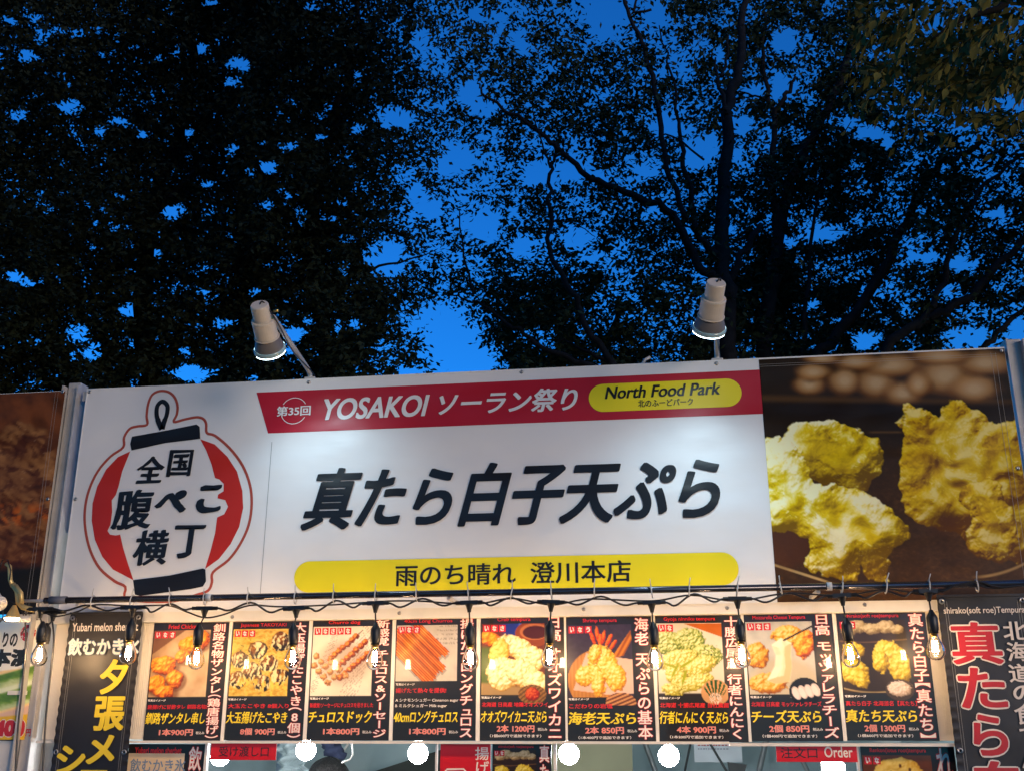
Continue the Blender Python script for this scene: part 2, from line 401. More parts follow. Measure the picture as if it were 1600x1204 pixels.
def d_churros(x, y):
    rgb = ramp(.5+.5*fbm(x/70, y/70, 8), [(150, 140, 130), (190, 182, 172), (215, 208, 198)])
    rgb = over(rgb, ((np.sin(y/4) > 0)*(vnoise(x/5, y/9, 5) > .55)*(x > 250)*(y < 120))*.4, g(95, 95, 100))
    for k, (o, x0, x1, c) in enumerate([(150, 20, 385, 0), (95, 10, 360, .1), (35, -20, 330, 0), (-30, -50, 385, .1), (-80, 60, 385, -.05), (-125, 120, 385, .05)]):
        a = .75; t = x*math.cos(a)+y*math.sin(a); s = -x*math.sin(a)+y*math.cos(a)
        cc = [70, 108, 30, -10, -52, -88][k]; w = 21; u = (s-cc)/w
        e0, e1 = [(-50, 395), (-50, 380), (-50, 385), (60, 400), (90, 330), (20, 350)][k]
        m_ = (np.abs(u) < 1)*(t > e0)*(t < e1+6*np.sin(s/3.))
        rg = .5+.5*np.cos(u*math.pi*3.2); sh = .25+.5*rg*np.sqrt(np.clip(1-u*u, 0, 1))+.2*fbm(t/30, s/8, k)+.28*sm(-.2, 1, -np.abs((t-150)/70)+.6)
        col = ramp(sh, [(90, 40, 12), (165, 85, 25), (215, 130, 50), (245, 190, 120)])
        rgb = over(rgb, ((np.abs((s-cc-10)/w) < 1)*(t > e0)*(t < e1+14))*.35*(1-m_), g(70, 50, 40))
        rgb = np.where(m_[..., None] > 0, col, rgb)
    return rgb
def inset(rgb, x, y, cx, cy, rx, ry, fn):
    d = ell(x, y, cx, cy, rx, ry); a = sm(-.5, 1.5, d)
    return rgb*(1-a[..., None])+fn(x, y)*a[..., None]
def d_crab(x, y):
    rgb = np.ones(x.shape+(3,))*g(120, 60, 25)
    rgb = over(rgb, sm(-20, 20, ell(x, y, 230, 25, 110, 60)), g(60, 70, 150)); rgb = over(rgb, sm(-8, 8, ell(x, y, 270, 10, 40, 22)), g(120, 150, 230))
    rgb = over(rgb, sm(0, 4, ell(x, y, 310, 60, 110, 80)), g(150, 85, 35)); rgb = over(rgb, sm(0, 4, ell(x, y, 320, 48, 92, 50)), g(190, 130, 85)); rgb = over(rgb, sm(0, 4, ell(x, y, 325, 52, 80, 40)), g(95, 45, 20))
    rgb = over(rgb, sm(10, -10, x-60)*sm(120, 150, y), g(90, 110, 30))
    rgb = over(rgb, sm(0, 20, y-330-.1*x), g(175, 150, 110))
    rgb = lumps(rgb, x, y, ell(x, y, 60, 90, 80, 45, .3), 25, 1/40, 9, ORG, 7, 4, .05)
    for i, (cx, cy, rx, ry, a) in enumerate([(230, 150, 140, 62, .5), (110, 170, 62, 90, .2), (310, 200, 90, 70, .3), (130, 290, 100, 100, .4), (250, 290, 110, 80, .5), (330, 340, 80, 70, .2)]):
        rgb = lumps(rgb, x, y, ell(x, y, cx, cy, rx, ry, a), 34, 1/36, 80+i, CREAM if i != 1 else [(160, 110, 40), (225, 190, 90), (245, 228, 160)], 8, 5, .14)
    m_ = ((x > 385) | (y > 428))
    rgb = over(rgb, m_, g(30, 25, 22))
    def ins(x, y):
        r = ramp(.3+.4*(np.sin((x*.8+y)/4) > .2), [(60, 30, 20), (190, 150, 90)]); return lumps(r, x, y, ell(x, y, 305, 405, 45, 38), 18, 1/18, 5, [(90, 25, 10), (180, 60, 25), (220, 130, 80)], 10, 3, .1)
    return inset(rgb, x, y, 305, 407, 84, 56, ins)
def d_shrimp(x, y):
    rgb = ramp(.3+.3*fbm(x/20, y/20, 2), [(45, 35, 45), (85, 72, 85), (110, 95, 105)])
    rgb = over(rgb, sm(0, 3, ell(x, y, 180, 315, 180, 175)), ramp(.5+.3*np.sin(x/3.5)*.5+.2*fbm(x/50, y/50, 3), [(170, 115, 60), (215, 165, 105)]))
    wd = sdf(x, y, [(375, 30), (380, 90), (330, 180), (280, 190), (270, 170)]); rgb = over(rgb, sm(0, 3, wd), ramp(.5+.5*np.sin((x+y*.6)/5), [(160, 95, 35), (215, 150, 70)]))
    rgb = over(rgb, sm(0, 3, sdf(x, y, [(110, 160), (385, 200), (385, 390), (250, 400), (30, 370)])), ramp(.5+.5*fbm(x/80, y/80, 4), [(200, 165, 150), (232, 205, 190)]))
    for i, (cx, cy, rx, ry, a) in enumerate([(150, 60, 14, 48, -.35), (180, 45, 14, 50, -.1), (215, 60, 14, 48, .25), (245, 80, 13, 50, .5), (270, 105, 12, 40, .6), (195, 80, 14, 45, .1)]):
        rgb = lumps(rgb, x, y, ell(x, y, cx, cy+12, rx, ry, a), 10, 1/16, i, [(140, 45, 15), (215, 95, 30), (240, 150, 70)], 8, 3, .15, .2)
    for i, (cx, cy, rx, ry, a) in enumerate([(100, 290, 55, 60, .3), (180, 240, 60, 130, 0), (235, 230, 60, 110, -.2), (280, 300, 60, 85, -.2), (180, 350, 45, 60, 0), (160, 170, 40, 60, .2)]):
        rgb = lumps(rgb, x, y, ell(x, y, cx, cy, rx, ry, a), 34, 1/26, 30+i, [(150, 90, 20), (215, 160, 50), (238, 205, 110), (250, 238, 190)], 8, 5, .1)
    rgb = over(rgb, sm(0, 8, y-425), g(30, 25, 22))
    def ins(x, y): return ramp(.5+.5*np.sin((x*.5+y*1.3)/4.5)+.2*fbm(x/9, y/9, 2), [(90, 60, 35), (150, 95, 75), (215, 170, 120)])
    return inset(rgb, x, y, 305, 440, 88, 56, ins)
def d_ninniku(x, y):
    rgb = ramp(.7+.3*fbm(x/80, y/80, 5), [(150, 145, 130), (225, 220, 205)]); rgb = over(rgb, sm(0, 3, sdf(x, y, [(150, 0), (385, 0), (385, 85)])), g(195, 120, 55))
    rgb = over(rgb, sm(395, 400, y), g(60, 45, 45))
    V_ = [(70, 85, 40), (130, 145, 75), (195, 200, 130), (232, 232, 190)]; U_ = [(120, 110, 45), (185, 175, 85), (220, 212, 140), (240, 236, 195)]
    for i, (cx, cy, rx, ry, a) in enumerate([(60, 110, 90, 75, 0), (190, 95, 95, 70, 0), (290, 180, 95, 60, .2), (120, 210, 130, 60, -.2), (240, 250, 110, 55, -.4), (110, 300, 80, 60, .8), (210, 340, 120, 45, -.3), (80, 380, 70, 35, .2)]):
        rgb = lumps(rgb, x, y, ell(x, y, cx, cy, rx, ry, a), 26, 1/20, 50+i, V_ if i in (0, 1, 2) else U_, 12, 5, .06, .8)
    lf = sm(.62, .68, fbm(x/9, y/9, 31))*sm(-10, 20, ell(x, y, 320, 165, 60, 40)); rgb = over(rgb, lf, g(50, 85, 30))
    for cx, cy, a in [(100, 270, 1.1), (170, 230, .5), (150, 310, 1.3), (70, 240, -.3)]:
        rgb = over(rgb, sm(0, 4, ell(x, y, cx, cy, 60, 10, -a)), g(168, 175, 70))
    def ins(x, y):
        r = np.ones(x.shape+(3,))*g(205, 165, 125)
        t = np.arctan2(x-325, 460-y); r = over(r, (np.sin(t*30) > -.1)*sm(0, 6, ell(x, y, 325, 372, 66, 52)), g(45, 95, 45))
        return over(r, (np.sin(t*34) > .2)*sm(0, 6, ell(x, y, 325, 425, 38, 34)), g(232, 220, 210))
    return inset(rgb, x, y, 325, 392, 82, 72, ins)
def d_cheese(x, y):
    rgb = ramp(.5+.5*fbm(x/60, y/60, 5), [(110, 112, 110), (175, 175, 170), (222, 218, 208)])
    rgb = over(rgb, sm(-20, 30, ell(x, y, 200, 400, 220, 200)), g(205, 195, 175))
    rgb = lumps(rgb, x, y, ell(x, y, 60, 190, 68, 75), 30, 1/34, 3, GOLD, 8, 5, .05); rgb = lumps(rgb, x, y, ell(x, y, 110, 345, 115, 60), 30, 1/30, 5, GOLD, 8, 5, .1)
    rgb = lumps(rgb, x, y, ell(x, y, 240, 80, 100, 60), 30, 1/34, 7, GOLD, 8, 5, .08); rgb = lumps(rgb, x, y, ell(x, y, 330, 130, 60, 90, .3), 30, 1/34, 9, ORG, 8, 5, .12)
    ch = sdf(x, y, [(140, 130), (200, 90), (260, 120), (250, 190), (250, 260), (230, 340), (150, 350), (100, 330), (150, 250), (160, 190)])
    a = sm(-2, 6, ch); h = sm(0, 40, ch)+.25*fbm(x/30, y/90, 3); s = relief(h, 14); rgb = rgb*(1-a[..., None])+ramp(.45+.6*s, [(150, 125, 85), (225, 208, 170), (250, 242, 222)])*a[..., None]
    dx, dy = 170, -80; L = math.hypot(dx, dy); t = ((x-210)*dx+(y-108)*dy)/L; w = np.abs((x-210)*dy-(y-108)*dx)/L
    rgb = over(rgb, sm(6, 4, w)*(t > 0), g(45, 30, 30)); rgb = over(rgb, sm(0, 4, y-425), g(30, 25, 22))
    def ins(x, y):
        r = np.ones(x.shape+(3,))*g(32, 26, 30)
        for i in range(4): r = over(r, sm(0, 3, ell(x, y, 262+i*36, 400-i*6, 24, 40, -.4)), g(228, 212, 205)); r = over(r, sm(0, 2, ell(x, y, 258+i*36, 402-i*6, 16, 32, -.4))*.5, g(250, 240, 235))
        return r
    return inset(rgb, x, y, 310, 392, 88, 78, ins)
def d_shirako(x, y):
    rgb = ramp(.2+.3*fbm(x/60, y/60, 5), [(35, 26, 18), (75, 58, 40), (110, 90, 60)])
    for i, (cx, cy, rx, ry) in enumerate([(110, 35, 60, 40), (190, 50, 60, 36), (270, 40, 62, 40), (330, 55, 40, 30), (60, 60, 50, 30)]): rgb = lumps(rgb, x, y, ell(x, y, cx, cy, rx, ry), 24, 1/34, 3+i, [(110, 90, 60), (185, 168, 130), (225, 212, 180)], 9, 5, .1, .2)
    rgb = over(rgb, sm(6, 2, np.abs(y-118-8*np.sin(x/90))), g(120, 95, 65)); rgb = over(rgb, sm(8, 0, np.abs(y-(405-((x-170)/60)**2*3))), g(180, 160, 120))
    for i, (cx, cy, rx, ry, a) in enumerate([(75, 170, 66, 50, 0), (65, 290, 90, 75, .3), (110, 335, 40, 50, 0), (270, 200, 95, 85, .2), (330, 270, 70, 85, 0), (220, 240, 50, 60, 0)]):
        rgb = lumps(rgb, x, y, ell(x, y, cx, cy, rx, ry, a), 34, 1/32, 30+i, [(100, 75, 12), (175, 150, 35), (215, 195, 80), (238, 228, 150)], 8, 5, .1)
    rgb = over(rgb, sm(0, 4, y-425), g(30, 25, 22))
    def ins(x, y): return lumps(np.ones(x.shape+(3,))*g(95, 80, 65), x, y, ell(x, y, 310, 385, 66, 44), 20, 1/16, 5, [(130, 110, 90), (215, 195, 175), (245, 232, 220)], 8, 3, .15)
    return inset(rgb, x, y, 310, 390, 80, 60, ins)
def d_renkon(x, y):
    rgb = ramp(.3+.4*fbm(x/60, y/60, 5), [(80, 45, 25), (150, 95, 50)]); rgb = over(rgb, sm(0, 5, sdf(x, y, [(80, 40), (200, 10), (60, 250), (0, 250)])), g(215, 195, 170))
    rgb = lumps(rgb, x, y, ell(x, y, 190, 150, 160, 140), 40, 1/60, 5, [(150, 105, 35), (220, 180, 80), (245, 225, 150)], 8, 5, .12)
    for cx, cy in [(150, 90), (200, 55), (250, 75), (285, 105), (215, 110), (120, 130), (270, 150)]: rgb = over(rgb, sm(0, 3, ell(x, y, cx, cy, 9, 12)), g(120, 80, 25))
    return rgb
def d_sherbet(x, y):
    return ramp(.5+.5*fbm(x/90, y/90, 9), [(190, 160, 125), (222, 200, 170), (236, 220, 195)])

# ------------------------------------------------------------------ ground, roof and frame of the stall
gV, gF = box_geo(-150, 150, -60, 150, -.2, 0.0)
gr = part('ground', gV, gF, mat('asphalt', (.05, .05, .052), rough=.9, var=.3, vscale=2, bump=.5, bscale=80)); gr['kind'] = 'structure'
BX0, BX1, BZ0, BZ1 = 0.0, 3.572, 2.097, 3.0

stall = thing('food_stall', 'white framed tempura stall with cream header panel and open serving hatch under the posters', 'stall', (1.786, 1.4, 0))
HP = .036
box('header_panel', (-.02, 3.60, HP, HP+.02, 1.640, 2.125), M_cream, stall)
box('header_rail', (-.02, 3.60, .004, .034, 2.060, 2.106), M_frame, stall, bevel=.003)
for px_, py_ in [(363, 963), (624, 957), (912, 951), (1136, 949), (1351, 944)]:
    p = pix(px_, py_, .004); screw(p[0], .004, p[2], stall, .007)
# ribs of the corrugated plastic at both ends
ribs = []
for xa, xb in ((.17, .37), (3.13, 3.42)):
    x = xa
    while x < xb: ribs.append(box_geo(x, x+.0022, HP-.0016, HP-.0002, 1.66, 2.058)); x += .0075
V, Fc = merge(ribs); part('panel_rib', V, Fc, M_cream, stall, kind='stuff')
box('bottom_rail', (-.02, 2.50, -.004, .034, 1.628, 1.6365), M_frame, stall)
box('bottom_rail', (-.02+2.52, 3.60, -.004, .034, 1.622, 1.632), M_frame, stall)
for x in (-.075, 3.615):
    box('corner_post', (x-.028, x+.028, .03, .09, 0, 3.04), M_alu, stall, bevel=.004)
    box('corner_post', (x-.03, x+.03, 2.6, 2.66, 0, 2.6), M_alu, stall, bevel=.004)
box('post_channel', (-.046, -.040, .0, .03, 0, 3.02), M_alu, stall); box('post_channel', (-.112, -.104, .0, .03, 0, 3.02), M_alu, stall)
box('post_channel', (3.580, 3.587, -.005, .03, 0, 3.03), M_alu, stall); box('post_channel', (3.640, 3.648, -.0, .03, 0, 3.03), M_alu, stall)
box('filler_panel', (-.135, -.001, .095, .105, 0, 2.99), M_alu, stall); box('filler_panel', (3.5735, 3.66, .095, .105, 0, 3.0), M_alu, stall); box('top_rail', (-.02, 3.572, .008, .05, 2.952, 2.994), M_alu, stall)
box('serving_counter', (0, 3.54, .0, .5, .92, .98), M_frame, stall); box('counter_front', (0, 3.54, .02, .05, .02, .92), M_cream, stall)
M_tarp = mat('tarp_blue_white', (.42, .53, .55), rough=.6, var=.12, vscale=3, bump=.9, bscale=4)
M_dark_sheet = mat('dark_sheet_mat', (.035, .04, .035), rough=.7, var=.2, vscale=3, bump=.6, bscale=5)
M_olive = mat('olive_board', (.30, .29, .17), rough=.6, var=.1, vscale=4)
M_roof = mat('tent_fabric', (.40, .50, .52), rough=.65, var=.06, vscale=2, bump=.5, bscale=3)
# sagging tent roof and back wall as draped sheets
def sheet(name, fn, nu, nv, M, parent, **k):
    V = [fn(i/(nu-1), j/(nv-1)) for j in range(nv) for i in range(nu)]
    Fc = [(j*nu+i, j*nu+i+1, (j+1)*nu+i+1, (j+1)*nu+i) for j in range(nv-1) for i in range(nu-1)]
    return part(name, V, Fc, M, parent, smooth=True, **k)
sheet('tent_roof', lambda u, v: (-.05+3.68*u, .06+2.66*v, 2.42+.45*(1-abs(2*v-1))-.05*math.sin(u*math.pi)), 24, 12, M_roof, stall)
def back(u, v):
    x = -.05+3.68*u; z = 2.44*v
    return (x, 2.58+.035*math.sin(x*7+z*2)+.02*math.sin(x*17-z*5), z)
sheet('back_tarp', back, 80, 40, M_tarp, stall)
sheet('side_tarp', lambda u, v: (.004+.006*math.sin(u*17), .12+2.4*u, 2.44*v), 30, 10, M_tarp, stall)
sheet('side_tarp', lambda u, v: (3.575+.008*math.sin(u*17), .12+2.4*u, 2.44*v), 30, 10, M_tarp, stall)
# flat dark sheet with a sloping top edge, left half
P1, P2, P3, P4 = [pix(a, b, 2.45) for a, b in [(560, 1212), (690, 1170), (690, 1330), (560, 1330)]]
part('dark_sheet', [tuple(P1), tuple(P2), tuple(P3), tuple(P4)], [(0, 1, 2, 3)], M_dark_sheet, stall)
O = [pix(a, b, 1.9) for a, b in [(858, 1120), (986, 1120), (986, 1320), (858, 1320)]]
box('olive_partition', (O[0][0], O[1][0], 1.9, 1.92, O[2][2], O[0][2]+.15), M_olive, stall)
def ipole(a, b, y, r, M, name='brace_pole'):
    A = pix(*a, y); B = pix(*b, y); V, Fc = tube_geo([A+(A-B)*.4, A, B, B+(B-A)*1.5], r, 10); return part(name, V, Fc, M, stall, smooth=True)
M_gp = mat('grey_pole', (.30, .32, .32), rough=.4, metal=.3)
M_dk = mat('dark_iron', (.03, .035, .035), rough=.5)
ipole((1008, 1160), (1024, 1204), 2.2, .015, M_gp); ipole((1196, 1160), (1186, 1204), 2.3, .016, M_gp)
ipole((1079, 1160), (1070, 1204), 2.2, .006, M_dk); ipole((1109, 1160), (1133, 1200), 1.6, .006, M_dk); ipole((545, 1160), (531, 1181), 1.9, .006, M_frame)
ipole((1255, 1190), (1262, 1204), 2.2, .012, M_gp)

# lamp shade shape hanging inside on the right, folded umbrella like
a = [pix(*q, 1.6) for q in [(1137, 1190), (1167, 1194), (1159, 1222), (1142, 1222)]]
V = [tuple(q) for q in a]+[(q[0], q[1]+.05, q[2]) for q in a]
t = thing('extractor_hood', 'small dark grey hood hanging inside the hatch below the white notice', 'hood', tuple(a[3])); part('shell', V, [(0, 1, 2, 3), (7, 6, 5, 4), (0, 4, 5, 1), (1, 5, 6, 2), (2, 6, 7, 3), (3, 7, 4, 0)], M_dk, t)
# notice on the back tarp
n0, n1, n2, n3 = rect([(1084, 1150), (1160, 1150), (1158, 1190), (1085, 1190)], 2.1)
M_paper = mat('paper', (.70, .74, .78), rough=.6); M_ink = mat('grey_ink', (.30, .32, .40), rough=.6); M_inkr = mat('red_ink', (.5, .12, .12), rough=.6)
nt_ = thing('paper_notice', 'white paper notice with small print hanging inside the hatch', 'notice', ((n0+n1)/2, 2.1, n2)); box('sheet', (n0, n1, 2.1, 2.102, n2, n3+.06), M_paper, nt_)
for k in range(4):
    zz = n3-.01-.018*k; dashes = []; x = n0+.02; rr = random.Random(k)
    while x < n1-.03-.05*(k % 2): w = rr.uniform(.006, .014); dashes.append(box_geo(x, x+w, 2.0985, 2.0995, zz, zz+.006)); x += w+rr.uniform(.003, .006)
    V, Fc = merge(dashes); part('print_line', V, Fc, M_inkr if k == 2 else M_ink, nt_)
# crumpled clear film at the left of the hatch
def film(u, v):
    p = pix(432+52*u, 1156+70*v, 1.5); return (p[0], p[1]+.05*math.sin(u*9+v*4)+.04*math.sin(v*23+u*5), p[2])
Mf = mat('clear_film', (.62, .72, .74), rough=.12, spec=.9, bump=1.0, bscale=40)
fm = thing('plastic_film', 'crumpled pale plastic sheet hanging inside the hatch beside the red pickup sign', 'plastic sheet', tuple(pix(458, 1226, 1.5))); sheet('film', film, 26, 26, Mf, fm)
# hanging hook
hk = thing('hanging_hook', 'white wire hook hanging under the poster rail above the dark haired person', 'hook', tuple(pix(550, 1185, .5)))
V, Fc = tube_geo([pix(*q, .5) for q in [(549, 1150), (550, 1165), (551, 1178), (546, 1186), (534, 1191)]], .003, 8); part('wire', V, Fc, M_frame, hk, smooth=True)

# ------------------------------------------------------------------ the main banner
ban = thing('sign_banner', 'wide white vinyl banner with red lantern emblem, black Japanese dish name and tempura photo', 'banner', (1.786, 0, 2.097))
nu, nv = 120, 30
def wob(x, z): return 0.0
V = [(BX0+(BX1-BX0)*i/(nu-1), 0, BZ0+(BZ1-BZ0)*j/(nv-1)) for j in range(nv) for i in range(nu)]
part('vinyl_sheet', V, [(j*nu+i, j*nu+i+1, (j+1)*nu+i+1, (j+1)*nu+i) for j in range(nv-1) for i in range(nu-1)], M_white, ban)
Y1, Y2, Y3, Y4 = -.0012, -.0024, -.0036, -.0048
def bpoly(name, pts, y, M, smooth=0, label=None):
    q = px2(pts, 0)
    if smooth: q = catmull(q, smooth, True)
    return flat_poly(name, [tuple(a) for a in q], y, M, ban, label)
bpoly('red_band', [(401, 613), (1188, 577.5), (1192.5, 646), (419, 676.5)], Y1, M_red)
def pill(name, x0, x1, z0, z1, y, M):
    r = (z1-z0)/2; pts = []
    for k in range(17): t = -math.pi/2+math.pi*k/16; pts.append((x1-r+r*math.cos(t), (z0+z1)/2+r*math.sin(t)))
    for k in range(17): t = math.pi/2+math.pi*k/16; pts.append((x0+r+r*math.cos(t), (z0+z1)/2+r*math.sin(t)))
    return flat_poly(name, pts, y, M, ban)
a = rect([(920, 601), (1158.7, 590.5), (1158.7, 634.5), (920, 644)], 0); pill('yellow_pill', *a, Y2, M_yellow)
a = rect([(460, 877), (1154, 861), (1154, 912), (460, 926)], 0); pill('yellow_pill', *a, Y2, M_yellow)
def btext(s, corners, M, w=.03, shear=0.0, y=Y3, under=None, **k):
    return letters(s, rect(corners, 0), y, M, ban, weight=w, shear=shear, under=under, res=6, **k)
btext('North Food Park', [(947, 604.5), (1126, 597), (1126, 616), (947, 624)], M_black, .022, .22)
btext('北のふーどパーク', [(997, 625), (1083, 621.5), (1083, 632.5), (997, 636.5)], M_black, .015)
btext('YOSAKOI', [(503, 623), (668, 617), (668, 650), (503, 656.5)], M_white, .028, .22)
btext('ソーラン祭り', [(684, 614), (902, 605), (902, 641), (684, 650)], M_white, .028, .25)
btext('第35回', [(433, 635), (486, 633), (486, 648.5), (433, 650.5)], M_white, .03)
c0 = pix(459.5, 641.5, 0); ring = [(c0[0]+.053*math.cos(t), c0[2]+.053*math.sin(t)) for t in np.linspace(0, 2*math.pi, 49)[:-1]]
for lo_, hi_ in ((4, 21), (27, 45)):
    V, Fc = strip_geo([ring[i] for i in range(lo_, hi_)], .0028, Y2); part('ring_line', V, Fc, M_white, ban)
btext('真たら白子天ぷら', [(483, 729), (1128, 713), (1128, 812), (483, 828)], M_black, .034, .26)
btext('雨のち晴れ', [(618, 883), (806, 877), (806, 911), (618, 916)], M_black, .016)
btext('澄川本店', [(829, 878), (986, 873.5), (986, 908), (829, 912)], M_black, .016)
V, Fc = strip_geo(px2([(425, 690), (406.5, 930)], 0), .0022, Y1); part('divider_line', V, Fc, M_hair, ban)
L6 = lambda pts: crop(0, 560, .33227, pts)
outer = [(600, 1130), (590, 1072), (540, 1045), (470, 985), (425, 900), (402, 800), (400, 710), (418, 620), (460, 530), (520, 460), (580, 416), (584, 370), (610, 330), (645, 318), (692, 310), (690, 270), (697, 215), (715, 172), (750, 153), (790, 156), (820, 180), (835, 220), (832, 262), (818, 297), (870, 285), (925, 275), (955, 282), (970, 305), (973, 348), (1012, 362), (1080, 420), (1140, 500), (1175, 590), (1184, 680), (1170, 780), (1130, 870), (1075, 945), (1002, 1003), (997, 1050), (980, 1088), (930, 1108), (800, 1140)]
q = catmull(px2(L6(outer), 0), 4, True); V, Fc = strip_geo(q, .0105, Y1, True); part('lantern_outline', V, Fc, M_line, ban)
bpoly('lantern_side', L6([(613, 435), (555, 462), (500, 520), (458, 600), (436, 680), (432, 760), (447, 850), (482, 930), (532, 990), (628, 1040), (603, 965), (580, 890), (566, 826), (545, 830), (518, 826), (506, 808), (520, 780), (528, 720), (526, 665), (545, 640), (558, 600), (575, 530)]), Y1, M_lred)
bpoly('lantern_side', L6([(942, 378), (1010, 402), (1070, 460), (1115, 530), (1140, 620), (1144, 700), (1125, 790), (1085, 870), (1030, 940), (965, 987), (990, 905), (1012, 820), (1022, 745), (1055, 730), (1073, 695), (1060, 664), (1024, 655), (1026, 638), (1052, 622), (1053, 588), (1032, 566), (1012, 560), (995, 495), (970, 430)]), Y1, M_lred)
bpoly('lantern_cap', L6([(622, 366), (780, 338), (925, 309), (940, 320), (943, 376), (780, 396), (620, 431), (614, 400)]), Y2, M_black)
bpoly('lantern_cap', L6([(627, 1040), (800, 1018), (955, 985), (967, 990), (970, 1045), (955, 1070), (900, 1082), (660, 1114), (636, 1108)]), Y2, M_black)
V, Fc = strip_geo(catmull(px2(L6([(762, 332), (748, 300), (738, 262), (742, 222), (765, 202), (788, 222), (786, 262), (772, 300), (764, 332)]), 0), 6), [.021]*9+[.018]*31+[.021]*9, Y2); part('lantern_loop', V, Fc, M_black, ban)
def ltext(s, cx, cy, w, h, wt, rough=.02):
    R = rect(L6([(cx-w/2, cy-h/2), (cx+w/2, cy-h/2), (cx+w/2, cy+h/2), (cx-w/2, cy+h/2)]), 0)
    letters(s, R, Y3, M_black, ban, weight=wt*1.35, nib=3, rough=rough*2, res=6, shear=.06)
ltext('全', 710, 522, 130, 128, .026); ltext('国', 850, 491, 112, 126, .022); ltext('腹', 630, 707, 185, 188, .025); ltext('ぺ', 808, 672, 150, 108, .045); ltext('こ', 988, 658, 118, 132, .048); ltext('横', 714, 887, 160, 166, .026); ltext('丁', 890, 858, 145, 155, .036)
for px_, py_ in [(140, 612), (482.5, 597), (815, 580), (1119.5, 568), (1590, 731), (118, 779), (1570, 548)]:
    p = pix(px_, py_, 0); screw(min(max(p[0], .012), BX1-.012), -.001, min(p[2], BZ1-.012), ban, .0075)
# sewn hems: raised edges and stitching
for b in ((BX0, BX1, -.0016, -.0002, BZ1-.006, BZ1-.0002), (BX0, .004, -.0016, -.0002, BZ0, BZ1-.007)): box('hem', b, M_white, ban)
